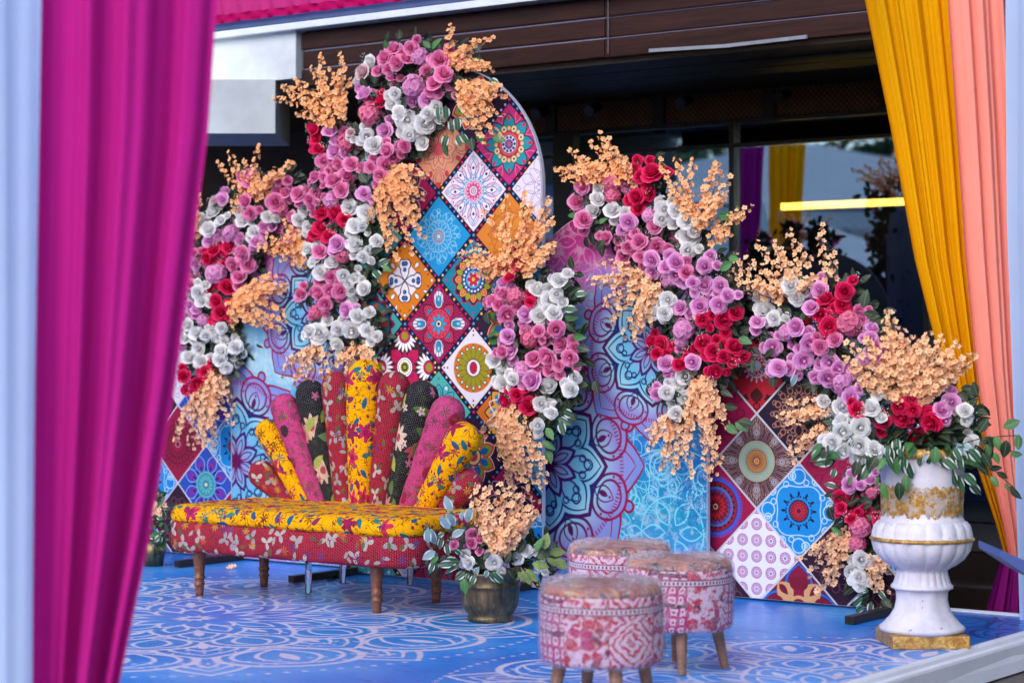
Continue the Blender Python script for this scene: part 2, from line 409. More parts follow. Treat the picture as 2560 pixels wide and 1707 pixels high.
# head panels of woven cane between dark ribs
def cane_mat():
    m, g = newmat('woven cane panel'); x, y, z = g.sep(g.tc('Object'))
    w = g.sin(x * 150.0) * g.sin(z * 150.0)
    c = g.ramp(w * 0.5 + g.noise(g.tc('Object'), 9, 3) * 0.6, [(0.1, srgb(34, 20, 10)), (0.75, srgb(120, 76, 34))])
    return surf(m, g, c, 0.6, normal=g.bump(w, 0.4, 0.004))
cane = cane_mat()
xs = [-9.9, -8.95, -8.0, -7.1, -6.2, -5.35, -4.5, -3.6]
for i in range(len(xs) - 1):
    MB().box((xs[i] + 0.05, GYY - 0.02, 2.915), (xs[i + 1] - 0.05, GYY + 0.01, 3.10)).build('cane_panel', cane, bld)
    MB().box((xs[i] - 0.048, GYY - 0.04, 2.91), (xs[i] + 0.048, GYY + 0.01, 3.10)).build('head_rib', black_m, bld)
MB().box((-10, GYY - 0.05, 3.10), (4, GYY + 0.1, 3.113)).build('head_rail', black_m, bld)
MB().box((-10, GYY - 0.035, 2.879), (4, GYY + 0.03, 2.908)).build('head_rail', black_m, bld)
# glazing
def glass_mat():
    m, g = newmat('tinted glazing')
    tr = g.n.new('ShaderNodeBsdfTransparent'); tr.inputs[0].default_value = (0.62, 0.60, 0.58, 1)
    gl = g.n.new('ShaderNodeBsdfGlossy'); gl.inputs['Roughness'].default_value = 0.015; gl.inputs[0].default_value = (0.58, 0.80, 1, 1)
    lw = g.n.new('ShaderNodeLayerWeight'); lw.inputs[0].default_value = 0.5
    fr = g.m('MULTIPLY_ADD', g.m('POWER', X(g, lw.outputs['Facing']), 5.0), 0.58, 0.42)
    g.put(g.bump(g.noise(g.tc('Object'), 0.9, 2), 0.02, 0.05), gl.inputs['Normal'])
    mx = g.n.new('ShaderNodeMixShader'); o = g.n.new('ShaderNodeOutputMaterial')
    g.put(fr, mx.inputs[0]); g.t.links.new(tr.outputs[0], mx.inputs[1]); g.t.links.new(gl.outputs[0], mx.inputs[2]); g.t.links.new(mx.outputs[0], o.inputs[0])
    return m
glass = glass_mat()
mull = [-10.2, -8.83, -7.39, -5.91, -4.45, -2.9, -1.5, 1.0, 4.0]
for i in range(len(mull) - 1):
    xa, xb = mull[i] + 0.021, mull[i + 1] - 0.021
    MB().box((xa, GYY, 2.741), (xb, GYY + 0.008, 2.878)).build('glass_pane', glass, bld)
    MB().box((xa, GYY, 0.04), (xb, GYY + 0.008, 2.716)).build('glass_pane', glass, bld)
for i, x in enumerate(mull):
    w = 0.02 if i != 1 else 0.09
    MB().box((x - w, GYY - 0.045, -0.16), (x + w, GYY + 0.045, 2.878)).build('mullion', black_m, bld)
MB().box((-10, GYY - 0.03, 2.717), (4, GYY + 0.03, 2.740)).build('transom', black_m, bld)
MB().box((-10, GYY - 0.06, -0.16), (4, GYY + 0.06, 0.038)).build('threshold', black_m, bld)
steel = plain('brushed steel', srgb(150, 150, 160), 0.3, 0.05, metal=1.0)
hp = onY(*V(1712, 745), GYY - 0.09)
MB().tube([(hp.x, GYY - 0.09, 0.9), (hp.x, GYY - 0.09, hp.z)], 0.016, 10).build('door_handle', steel, bld, smooth=True)
# entrance steps under the glazing
step_m = plain('dark stone steps', srgb(48, 38, 34), 0.35, 0.25, 5)
for k in range(2):
    bevel(MB().box((-9.3, 10.55 + k * 0.45, -0.16), (4.0, GYY - 0.07, 0.0 + k * 0.15 + 0.02)).build('entrance_step', step_m, bld), 0.008)
MB().box((-5.4, 10.99, 0.171), (-3.2, 11.01, 0.178)).build('step_edge_highlight', plain('painted gold edge light', srgb(180, 130, 70), 0.35, 0.1, metal=0.8), bld)  # gold strip paints the light caught on the step's edge
# interior seen through the glass
MB().box((-12, GYY + 0.1, -0.15), (6, 18.0, 0.0)).build('inner_floor', step_m, bld)
MB().box((-12, 18.0, -0.15), (6, 18.2, 3.3)).build('inner_wall', brown_dark, bld)
MB().box((-12, GYY + 0.21, 3.19), (6, 18.2, 3.25)).build('inner_ceiling', brown_dark, bld)
MB().box((-12.2, GYY + 0.95, -0.15), (-12.0, 18.2, 3.2)).build('inner_wall', brown_dark, bld)
MB().box((6.0, GYY + 0.1, -0.15), (6.2, 18.2, 3.2)).build('inner_wall', brown_dark, bld)
for xx, hh in ((-8.3, 1.35), (-7.3, 1.5), (-6.6, 1.3)):
    MB().box((xx, 16.6, 0.0), (xx + 0.62, 17.1, hh)).build('counter_block', plain('brown counter', srgb(70, 46, 30), 0.5, 0.2), bld)
# lit strip
def emis(name, col, s):
    m, g = newmat(name); return surf(m, g, col, 0.5, emit=col, estr=s)
gold_m = plain('dull gold paint', srgb(150, 104, 52), 0.4, 0.1, metal=0.6)
la, lb = onY(*V(1788, 476), 14.0), onY(*V(2300, 466), 14.0)
lt = thing('strip_light', 'long glowing yellow strip light inside behind the glass', 'light', (la.x, 14.0, la.z))
MB().box((la.x + 0.03, 13.98, la.z - 0.03), (lb.x + 1.2, 14.12, la.z + 0.022)).build('diffuser', emis('yellow strip glow', (1.0, 0.70, 0.10, 1), 12.0), lt)
MB().box((la.x, 13.96, la.z + 0.023), (lb.x + 1.2, 14.13, la.z + 0.045)).build('housing', gold_m, lt); MB().box((la.x, 13.93, la.z - 0.06), (lb.x + 1.2, 14.15, la.z - 0.035)).build('tray', gold_m, lt)
for q in (la.x + 0.4, lb.x + 0.5): MB().tube([(q, 14.05, la.z + 0.06), (q, 14.05, 3.19)], 0.006, 6).build('hanger', black_m, lt)
for k, (vx, vy) in enumerate(((1470 * .5187 / K + 1340 / K, 1120 * .5187 / K), (1405 * .5187 / K + 1340 / K, 1030 * .5187 / K))):
    p = onY(*V(vx, vy), 15.5)
    dl = thing('downlight', ('small round downlight lit inside, under the yellow strip', 'small downlight glowing right below the yellow strip end')[k], 'light', p, 'downlights inside the hall')
    MB().lathe([(0.0, 0), (0.035, 0.0), (0.04, 0.012)], 16, c=p).build('lens', emis('warm lamp %d' % k, (1, 0.8, 0.5, 1), 5), dl)
    MB().tube([p + Vector((0, 0, 0.012)), (p.x, p.y, 3.19)], 0.012, 8).build('stem', black_m, dl)
# ring emblem with the letter
Z5 = lambda x, y: (1340 + x * .5187, y * .5187)
rc = onY(*Z5(1400, 1265), 15.0); rr = 0.40
sg = thing('wall_emblem', 'round gold ring emblem with a letter R inside the hall', 'sign', (rc.x, 15.0, 0.0))
MB().box((rc.x - 0.6, 15.03, 0.0), (rc.x + 0.6, 15.10, rc.z + 0.6)).build('sign_board', brown_dark, sg)
for q in (rr, rr * 0.87):
    MB().tube([(rc.x + q * math.cos(t * PI / 24), 15.0, rc.z + q * math.sin(t * PI / 24)) for t in range(49)], 0.014, 6, cap=False).build('ring', gold_m, sg, smooth=True)
fc = bpy.data.curves.new('letter', 'FONT'); fc.body = 'R'; fc.size = 0.42; fc.align_x = 'CENTER'; fc.align_y = 'CENTER'; fc.extrude = 0.012; fc.materials.append(gold_m)
lo = bpy.data.objects.new('letter', fc); COL.objects.link(lo)
lme = bpy.data.meshes.new_from_object(lo.evaluated_get(bpy.context.evaluated_depsgraph_get())); COL.objects.unlink(lo)
obj('letter', lme, sg, (rc.x - 0.02, 15.0, rc.z), (PI / 2, 0, 0))
# spotlights under the head panels
for i, (zx, zy) in enumerate(((25, 545), (280, 530), (720, 495), (1190, 468), (1680, 438))):
    p = onY(*Z5(zx, zy), GYY - 0.16)
    lab = ['black spotlight under the canopy, nearest the tall arch', 'black spotlight second from the tall arch under the canopy', 'black spotlight in the middle of the row under the canopy',
           'black spotlight fourth along the row under the canopy', 'black spotlight close to the yellow drape under the canopy'][i]
    s = thing('spotlight', lab, 'spotlight', (p.x, p.y, 3.11), 'spotlights under the canopy')
    MB().tube([(p.x, p.y + 0.06, p.z + 0.02), (p.x + 0.0, p.y - 0.07, p.z - 0.02)], [0.034, 0.042], 14).build('lamp_head', black_m, s, smooth=False)
    MB().tube([(p.x, p.y, p.z + 0.03), (p.x, p.y, 3.113)], 0.008, 8).build('bracket', black_m, s)

# ------------------------------------------------------------------ printed arch panels
def arch_outline(x0, x1, zc, R=None, n=40):
    """outline of an arch panel in (x, z), counter clockwise from lower left"""
    cx = (x0 + x1) / 2; rx = (x1 - x0) / 2; R = R or rx
    pts = [(x0, 0.012), (x1, 0.012)]
    for k in range(n + 1):
        a = PI * k / n; pts.append((cx + rx * math.cos(a), zc + R * math.sin(a)))
    return pts
def clip(poly, clipper):
    out = poly
    for i in range(len(clipper)):
        ax, az = clipper[i]; bx, bz = clipper[(i + 1) % len(clipper)]
        inp, out = out, []
        f = lambda p: (bx - ax) * (p[1] - az) - (bz - az) * (p[0] - ax)
        for j in range(len(inp)):
            p, q = inp[j], inp[(j + 1) % len(inp)]; fp, fq = f(p), f(q)
            if fp >= 0: out.append(p)
            if (fp >= 0) != (fq >= 0):
                t = fp / (fp - fq); out.append((p[0] + (q[0] - p[0]) * t, p[1] + (q[1] - p[1]) * t))
        if not out: return []
    return out
def slab(poly, y0, y1, uvf=None):
    n = len(poly); b = MB()
    vs = [(x, y0, z) for x, z in poly] + [(x, y1, z) for x, z in poly]
    us = [uvf(x, z) if uvf else (x, z) for x, z in poly] * 2
    b.add(vs, [tuple(range(n)), tuple(n + k for k in reversed(range(n)))] + [(k, n + k, n + (k + 1) % n, (k + 1) % n)[::-1] for k in range(n)], us)
    return b
def inset(poly, d):
    cx = sum(p[0] for p in poly) / len(poly); n = len(poly); out = []
    for i in range(n):
        a, p, c = poly[i - 1], poly[i], poly[(i + 1) % n]
        e1 = Vector((p[0] - a[0], p[1] - a[1])); e2 = Vector((c[0] - p[0], c[1] - p[1]))
        if e1.length < 1e-6 or e2.length < 1e-6: out.append(p); continue
        nn = Vector((-e1.y, e1.x)).normalized() + Vector((-e2.y, e2.x)).normalized(); nn.normalize()
        out.append((p[0] + nn.x * d, p[1] + nn.y * d))
    return out

def dotted_band_mat(cx, cz, h):
    m, g = newmat('navy band with coloured dots'); x, _, z = g.sep(g.tc('Object'))
    u, w = (x - cx) / h, (z - cz) / h
    a, b = (u + w) * 0.5, (u - w) * 0.5             # bands run along a, b = half odd numbers
    c = srgb(24, 16, 48)
    n = 9.0
    for (p, q, sd) in ((a, b, 0.0), (b, a, 37.0)):
        band = g.abs(g.mod(p, 1.0) - 0.5)                            # 0 on the band's middle line
        s = g.mod(q * n, 1.0) - 0.5; d = g.sqrt((band * 1.0) * (band * 1.0) + (s / n) * (s / n))
        cell = g.floor(q * n) * 3.17 + g.floor(p) * 11.3 + sd
        r = g.mod(g.sin(cell * 12.9898) * 437.585, 1.0)
        dc = g.ramp(r, [(0.0, srgb(196, 30, 80)), (0.34, srgb(60, 130, 190)), (0.6, srgb(232, 180, 70)), (0.8, srgb(178, 176, 214))], 'CONSTANT')
        c = g.mix(g.step(0.021 - d, 0.008), c, dc)
    return surf(m, g, c, 0.5, spec=0.18)

NAVY = '180f2e'
DES = {}
def des(key, base, layers, grad=None): DES[key] = (base, layers, grad)
des('rose4', 'b00f55', [('dots', 8, .62, .025, 0, '6a0a34'), ('pet', 4, .2, .42, .16, PI / 4, NAVY), ('pet', 4, .2, .39, .14, PI / 4, 'd8385a'), ('pet', 4, .25, .22, .07, PI / 4, '2d86b8'),
    ('ell', 4, .56, .21, .155, 0, NAVY), ('ell', 4, .56, .195, .14, 0, 'e8e0f0'), ('ray', 56, .40, .78, .008, 0, NAVY), ('ell', 4, .52, .13, .085, 0, NAVY), ('ell', 4, .52, .12, .075, 0, '2d86b8'), ('ell', 4, .57, .05, .03, 0, '90d0ea'),
    ('disc', .36, NAVY), ('disc', .34, 'd8385a'), ('dots', 16, .285, .016, 0.1, NAVY), ('scal', 8, .2, .055, 0, NAVY), ('scal', 8, .185, .055, 0, '3a9ac8'), ('disc', .095, NAVY), ('disc', .075, 'e8d8c8'), ('disc', .04, NAVY), ('dots', 8, .8, .02, 0, '2d86b8'), ('dots', 16, .69, .012, .2, '2d86b8')])
des('blueline', '1593d2', [('petl', 16, .36, .22, .05, 0, .01, 'a8dcec'), ('petl', 8, .42, .22, .09, .2, .01, 'a8dcec'), ('rings', 8, .58, .05, .012, 0, '94d4ea'), ('ring', .36, .012, 'a8dcec'), ('petl', 16, .17, .19, .04, .2, .009, '9cd8ea'), ('scal_l', 16, .5, .03, 0, .01, '94d4ea'),
    ('dots', 24, .31, .01, 0, 'c0e6f2'), ('disc', .17, '2a84b4'), ('dots', 16, .13, .017, 0, 'e09a9a'), ('ring', .085, .014, 'e8c0b0'), ('disc', .05, 'b8dcea'), ('ring', .17, .012, 'c0e6f2')])
des('white', 'e9e2f4', [('petl', 8, .26, .56, .16, 0, .02, 'd04a86'), ('petl', 8, .26, .50, .125, 0, .018, '3aa6d8'), ('petl', 8, .34, .34, .08, 0, .02, '3a2a66'), ('dots', 8, .52, .035, 0, '3a2a66'), ('petl', 8, .3, .4, .12, PI / 8, .02, 'd04a86'), ('tear', 16, .28, .12, .03, .2, '3aa6d8'), ('dots', 8, .62, .022, PI / 8, '3a2a66'),
    ('pet', 24, .25, .07, .018, 0, '3aa6d8'), ('disc', .255, 'd04a86'), ('petl', 12, .06, .17, .045, 0, .014, 'efe6f6'), ('ring', .235, .012, 'efe6f6'), ('disc', .10, 'e9e2f4'), ('dots', 10, .06, .016, 0, '3a2a66'), ('disc', .025, 'd04a86'), ('rings', 4, .74, .04, .016, 0, '3aa6d8')])
des('pinkstar', 'c02a78', [('petl', 8, .5, .4, .08, PI / 8, .018, 'e87a8a'), ('pet', 8, .2, .5, .17, 0, NAVY), ('pet', 8, .2, .47, .15, 0, '1c93a8'), ('tear', 8, .5, .16, .04, 0, 'd02050'), ('dots', 8, .36, .085, PI / 8, NAVY), ('dots', 8, .36, .075, PI / 8, 'ecd0a0'), ('dots', 8, .36, .025, PI / 8, NAVY),
    ('dots', 8, .36, .06, 0, NAVY), ('dots', 8, .36, .05, 0, 'e8c088'), ('disc', .25, 'e86a5a'), ('disc', .215, NAVY), ('disc', .2, 'f0e6f0'), ('dots', 10, .155, .035, 0, '203a90'), ('disc', .11, '203a90'), ('scal', 8, .07, .03, 0, 'd06a90')])
des('orange4', 'd97a10', [('tear', 8, .58, .2, .05, PI / 8, NAVY), ('tear', 8, .595, .17, .035, PI / 8, 'efe6ee'), ('dots', 4, .80, .05, 0, NAVY), ('dots', 4, .8, .036, 0, 'efe6ee'), ('tear', 4, .4, .2, .07, PI / 4, NAVY), ('tear', 4, .42, .165, .05, PI / 4, 'efe6ee'), ('dots', 16, .70, .02, .2, NAVY),
    ('heart', 4, .38, .125, 0, NAVY), ('pet', 4, .0, .5, .14, 0, NAVY), ('heart', 4, .38, .105, 0, 'ece4f2'), ('pet', 4, .03, .42, .11, 0, 'ece4f2'), ('dots', 4, .26, .055, 0, NAVY), ('dots', 4, .26, .042, 0, '2460a8'), ('heart', 4, .40, .06, 0, NAVY), ('heart', 4, .40, .042, 0, '2460a8'), ('dots', 4, .93, .025, 0, NAVY)])
des('tealfl', '0f7f9c', [('scal', 12, .57, .04, 0, 'a01040'), ('scal', 12, .53, .04, 0, '101a40'), ('pet', 8, .3, .26, .11, 0, NAVY), ('pet', 8, .3, .235, .09, 0, 'e8904a'), ('pet', 8, .3, .22, .07, PI / 8, '9aa030'), ('petl', 8, .33, .16, .04, 0, .014, '8a2a30'), ('disc', .335, NAVY), ('disc', .315, '2460a8'), ('dots', 18, .27, .027, 0, 'eee6f2'), ('ring', .225, .014, NAVY), ('disc', .2, '5ab0d8'), ('pet', 6, .0, .19, .05, 0, 'c8203c'), ('dots', 6, .14, .02, PI / 6, 'eee6f2'), ('disc', .045, 'e8c060'), ('dots', 4, .76, .028, 0, 'b02048'), ('dots', 4, .85, .02, 0, 'b02048')])
des('orange', 'd67a26', [('petl', 8, .1, .5, .12, 0, .02, 'b85a10'), ('ring', .5, .02, 'b85a10'), ('dots', 16, .56, .02, 0, 'b85a10')], 'e09038')
des('olive', 'e8e0f0', [('disc', .56, 'd87020'), ('scal', 16, .53, .012, 0, 'd87020'), ('ell', 16, .36, .17, .07, 0, '241c20'), ('ell', 16, .36, .16, .062, 0, '97921c'), ('dots', 16, .46, .038, 0, '241c20'), ('dots', 16, .46, .028, 0, 'ece6f2'), ('disc', .2, '241c20'), ('disc', .185, 'ece6f2'), ('ell', 2, .0, .14, .11, PI / 2, '241c20'), ('ell', 2, .0, .12, .095, PI / 2, 'b81448'), ('dots', 4, .74, .026, 0, 'b0144c'), ('dots', 4, .84, .026, 0, 'b0144c')])
des('brownfl', '3a1c22', [('pet', 4, .12, .46, .17, PI / 4, NAVY), ('pet', 4, .12, .44, .155, PI / 4, 'b01450'), ('scal', 8, .3, .06, 0, 'a8104a'), ('disc', .245, NAVY), ('disc', .22, 'efe8f0'), ('ring', .18, .016, NAVY), ('disc', .13, '97921c'), ('disc', .09, NAVY), ('disc', .05, '97921c'),
    ('disc', .001, 'ffffff')] + [('fan', )] )
des('teal2', '52b2ae', [('petl', 8, .22, .4, .12, 0, .03, '1a4a88'), ('petl', 8, .3, .22, .07, 0, .02, '1a4a88'), ('pet', 8, .52, .1, .05, PI / 8, 'c8e8ea'), ('petl', 8, .38, .28, .08, PI / 8, .025, '1f6aa0'), ('disc', .22, 'c8e8ea'), ('ring', .16, .02, '1a4a88'), ('dots', 8, .1, .03, 0, '1a4a88'), ('disc', .04, 'b01450'), ('dots', 4, .75, .035, 0, '3a8a9a')])
des('peachfl', 'd4886a', [('petl', 10, .1, .3, .07, 0, .016, '6a3058'), ('scal_l', 10, .46, .05, 0, .016, '6a3058'), ('petl', 4, .46, .46, .16, 0, .018, '5a2a58'), ('ell', 8, .62, .08, .06, PI / 8, 'b83848'), ('petl', 4, .52, .32, .09, 0, .014, '5a2a58'), ('ell', 4, .9, .14, .18, 0, 'c03a3c'), ('dots', 16, .82, .02, .1, 'f0d0a8'), ('disc', .16, 'c04a58'), ('dots', 10, .2, .028, 0, 'd05868')], 'dc9a78')
des('wreath', '3c9ea0', [('scal', 14, .66, .05, 0, '8a1440'), ('scal', 14, .6, .045, 0, '202a48'), ('disc', .54, '1c6a80'), ('pet', 10, .25, .28, .08, 0, 'c04a2a'), ('petl', 10, .25, .28, .08, 0, .014, '1a1a30'), ('disc', .25, '203050'), ('dots', 10, .17, .03, 0, 'd8c890')])
des('darkfl', '2a1230', [('pet', 8, .15, .5, .17, PI / 8, 'c83a2a'), ('petl', 8, .15, .5, .17, PI / 8, .02, 'e0d0d0'), ('pet', 8, .2, .36, .12, PI / 8, '6a9a28'), ('pet', 8, .2, .26, .08, PI / 8, '1a5aa0'), ('disc', .22, '2a1230'), ('disc', .19, 'd0b070'), ('disc', .12, 'b01450')])
des('orblue', 'd06a20', [('pet', 8, .1, .6, .2, 0, NAVY), ('pet', 8, .12, .54, .17, 0, 'e0a040'), ('pet', 8, .2, .36, .1, 0, '2a86b8'), ('petl', 8, .1, .5, .15, PI / 8, .03, 'efe6ee'), ('disc', .18, NAVY), ('disc', .14, 'c01c4c')])
des('magfl', '9c0f50', [('pet', 8, .15, .5, .15, 0, '1c1440'), ('petl', 8, .15, .5, .15, 0, .025, 'c8a0b0'), ('petl', 8, .2, .34, .09, 0, .02, 'b06a40'), ('scal_l', 16, .72, .03, 0, .02, '5a0a38'), ('disc', .16, '1c1440'), ('dots', 8, .1, .03, 0, 'd08a50')])
des('lilacline', 'e4dcec', [('petl', 8, .1, .5, .13, 0, .014, '8a6ab0'), ('petl', 8, .3, .4, .12, PI / 8, .014, 'b070a8'), ('ring', .3, .012, '8a6ab0'), ('petl', 12, .02, .25, .05, 0, .012, '8a6ab0'), ('rings', 4, .75, .06, .014, 0, '8a6ab0')])
# white-lined tiles of the side panels
des('redlace', 'b81c30', [('ell', 8, .78, .12, .09, PI / 8, '40101c'), ('dots', 32, .72, .028, .1, '3a0e18'), ('rings', 8, .84, .07, .03, 0, '40101c'), ('pet', 16, .62, .2, .04, 0, '3a0e18'), ('tear', 4, .45, .3, .16, PI / 2, '4a1018'), ('disc', .33, 'b81c30'), ('tear', 16, .24, .12, .022, 0, 'c8c4d8'), ('ring', .24, .03, 'c8c4d8'), ('petl', 12, .06, .16, .04, 0, .018, 'c8c4d8'), ('disc', .06, 'b8d4e4')])
des('darklace', '241530', [('rings', 16, .62, .045, .02, 0, 'a8705c'), ('ell_l', 16, .53, .07, .06, 0, .025, 'a8705c'), ('dots', 16, .45, .025, .19, 'b07c66'), ('petl', 8, .2, .26, .09, 0, .03, 'a8705c'), ('rings', 8, .36, .05, .02, PI / 8, 'b07c66'), ('petl', 8, .04, .2, .06, PI / 8, .025, 'a8705c'), ('dots', 8, .26, .02, PI / 8, 'c08a70')])
des('peacock', '9c8078', [('ray', 96, .42, .95, .010, 0, '4a2236'), ('petl', 8, .36, .56, .19, PI / 8 * 0, .022, '4a2038'), ('pet', 8, .42, .42, .12, 0, 'a08a84'), ('ray', 64, .42, .84, .006, .05, '5a2a40'), ('petl', 8, .42, .42, .12, 0, .018, '4a2038'), ('dots', 8, .6, .095, 0, '4a2038'), ('dots', 8, .6, .082, 0, 'b49a94'), ('dots', 8, .6, .06, 0, '5a78a8'), ('dots', 8, .6, .04, 0, 'c8b8b0'), ('dots', 8, .6, .02, 0, '402038'),
    ('disc', .45, '4a2036'), ('disc', .435, 'c4a878'), ('ring', .405, .03, '74b4b4'), ('ring', .33, .09, 'b4b48c'), ('ray', 64, .285, .375, .006, 0, '5aa4ac'), ('ring', .275, .02, '4a9aa8'), ('disc', .25, '6a2430'), ('disc', .235, 'c89858'), ('ray', 40, .07, .235, .006, 0, '7a2c2a'), ('disc', .09, '8a2a2a'), ('disc', .065, 'd8b070'), ('disc', .04, '8a2a2a'), ('disc', .02, 'd8b070')])
des('bluescroll', '128cdc', [('ring', .94, .03, 'b4d4f0'), ('rings', 4, .72, .15, .028, PI / 2 * 0, 'b8dcf4'), ('rings', 8, .74, .085, .028, .22, 'b8dcf4'), ('rings', 8, .74, .035, .025, .22, 'b8dcf4'), ('dots', 8, .68, .016, .22, 'b8dcf4'), ('scal_l', 4, .56, .06, PI / 4, .024, 'b8dcf4'), ('rings', 8, .62, .06, .022, .5, 'b8dcf4'),
    ('disc', .44, '128cdc'), ('tear', 12, .28, .14, .03, 0, '1a1438'), ('dots', 24, .3, .02, .13, '1a1438'), ('disc', .235, '1a1438'), ('disc', .205, '9a1a34'), ('petl', 12, .05, .15, .035, 0, .02, 'c83050'), ('scal_l', 12, .17, .01, 0, .015, '5a0c20'), ('disc', .05, '5a0c20')])
des('redgear', 'a01048', [('ray', 64, .5, .66, .016, 0, '3a5ad0'), ('disc', .6, '3a5ad0'), ('disc', .54, '5a1030'), ('disc', .52, '9a1838'), ('dots', 24, .46, .028, 0, '281430'), ('ring', .40, .05, '2a78c8'), ('scal', 20, .36, .03, 0, '3a4aa8'), ('scal', 20, .32, .03, 0, '7a1024'), ('scal', 16, .24, .035, 0, 'b81c2c'), ('scal', 12, .15, .03, 0, '7a1024'), ('disc', .06, 'e0c0a0'), ('disc', .035, '7a1024')])
des('whitedots', 'd8d6ea', [], None)
des('cherry', 'a01048', [('petl', 8, .2, .5, .14, 0, .02, '6a0c34'), ('ell_l', 12, .62, .1, .08, 0, .02, '700c38'), ('dots', 24, .8, .02, 0, '6a0c34'), ('ring', .3, .02, '6a0c34'), ('petl', 12, .05, .22, .05, 0, .016, '6a0c34')])
des('ogee', '8c1238', [('petl', 4, .1, .8, .3, 0, .09, '181030'), ('petl', 4, .1, .8, .3, 0, .06, '2a6ad0'), ('pet', 4, .2, .5, .2, PI / 4, 'd8a474'), ('tear', 8, .35, .3, .08, PI / 4, '7a1030'), ('heart', 4, .5, .14, 0, '7a1030'), ('disc', .25, 'd8a474'), ('disc', .18, '7a1030')])
des('purplelace', '32132c', [('petl', 12, .2, .4, .1, 0, .018, '7a4450'), ('ell_l', 12, .55, .1, .09, PI / 12, .018, '7a4450'), ('petl', 12, .08, .2, .04, 0, .015, '7a4450'), ('ring', .45, .015, '7a4450')])
des('lacecrimson', '9a1240', [('ring', .5, .03, '5a0c24'), ('petl', 24, .3, .3, .05, 0, .016, '5a0c24'), ('petl', 24, .2, .22, .04, .13, .016, '4a0a1c'), ('rings', 24, .62, .03, .016, 0, '6a0c2c'), ('disc', .12, '7a1030'), ('ring', .08, .03, 'c87a90')])
des('cobalt', '2a50b4', [('pet', 8, .3, .5, .16, PI / 8, '5a3ab0'), ('petl', 8, .3, .5, .16, PI / 8, .025, '8ab4e8'), ('dots', 8, .52, .05, PI / 8, 'a02080'), ('tear', 16, .36, .14, .03, 0, '101a50'), ('disc', .34, '5ab0b8'), ('ring', .27, .02, '1c6a88'), ('petl', 12, .08, .2, .05, 0, .016, '1c6a88'), ('disc', .1, '2a78a0'), ('disc', .05, 'c8d8a0')])
TILE_M = {}
def tile_mat(key):
    if key in TILE_M: return TILE_M[key]
    base, layers, grad = DES[key]
    if key == 'whitedots':
        m, g = newmat('print whitedots'); x, y, _ = g.sep(g.tc('UV'))
        px = g.mod(x + 0.17, 0.34) - 0.17; py = g.mod(y + 0.17, 0.34) - 0.17
        c = ornament(g, px, py, srgb(base), [('disc', .125, 'a84a8c'), ('petl', 12, .045, .075, .02, 0, .010, 'd8d6ea'), ('scal_l', 12, .118, .008, 0, .014, '8a2a70'), ('disc', .045, 'd8d6ea'), ('disc', .028, '301838'), ('disc', .012, 'a8b8d8')], 0.008)
        m = surf(m, g, c, 0.5, spec=0.18)
    elif key == 'brownfl':
        m, g = newmat('print brownfl'); x, y, _ = g.sep(g.tc('UV'))
        c = ornament(g, x, y, srgb(base), [L for L in layers if L[0] != 'fan'])
        for (cx, cy) in ((0, .72), (.72, 0), (-.72, 0), (0, -.72)):
            c = ornament(g, x - cx, y - cy, c, [('ell', 18, .25, .13, .042, 0, NAVY), ('ell', 18, .25, .118, .034, 0, 'efe8f2'), ('disc', .17, NAVY), ('disc', .155, 'b01450'), ('disc', .1, '8a8620')])
        m = surf(m, g, c, 0.5, spec=0.18)
    else: m = print_mat('print ' + key, base, layers, grad)
    TILE_M[key] = m; return m

alu = plain('thin white panel edge', srgb(190, 190, 205), 0.4, 0.05)
foot_m = plain('rusty black steel tube', srgb(52, 40, 36), 0.45, 0.3, 10)
def feet(pa, xs, Y, ln=0.55):
    for x in xs:
        for dx in (0.0,):
            b = MB(); s = 0.022
            for (w, y0, y1) in ((s, Y - ln, Y + 0.25),):
                b.box((x - w, y0, 0.003), (x + w, y1, 0.042))
            o = b.build('foot_bar', foot_m, pa)
            MB().box((x - s + 0.004, Y - ln - 0.0015, 0.008), (x + s - 0.004, Y - ln + 0.002, 0.038)).build('tube_mouth', black_m, o)
def tile_panel(label, x0, x1, zc, Y, cx, cz, h, fill, designs, filler, band_mat, R=None, footx=()):
    out = arch_outline(x0, x1, zc, R)
    pa = thing('arch_panel', label, 'backdrop', ((x0 + x1) / 2, Y, 0), 'printed arch panels')
    slab(out, Y + 0.002, Y + 0.03).build('board', alu, pa)
    rim = inset(out, 0.004)
    slab(rim, Y - 0.0003, Y + 0.0015).build('printed_sheet', band_mat, pa)
    for j in range(-14, 15):
        for i in range(-8, 9):
            if (i + j) % 2: continue
            mx, mz = cx + i * h, cz + j * h; q = h * fill
            d = [(mx - q, mz), (mx, mz - q), (mx + q, mz), (mx, mz + q)]
            pl = clip(d, rim)
            if len(pl) < 3: continue
            area = abs(sum(pl[k][0] * pl[(k + 1) % len(pl)][1] - pl[(k + 1) % len(pl)][0] * pl[k][1] for k in range(len(pl)))) / 2
            if area < 0.0006: continue
            key = designs.get((i, j)) or filler[(i * 5 + j * 3) % len(filler)]
            slab(pl, Y - 0.0025, Y - 0.0004, lambda x, z: ((x - mx) / h, (z - mz) / h)).build('printed_tile', tile_mat(key), pa)
    feet(pa, footx, Y)
    return pa
YT, YF, YD = 9.20, 9.40, 9.50
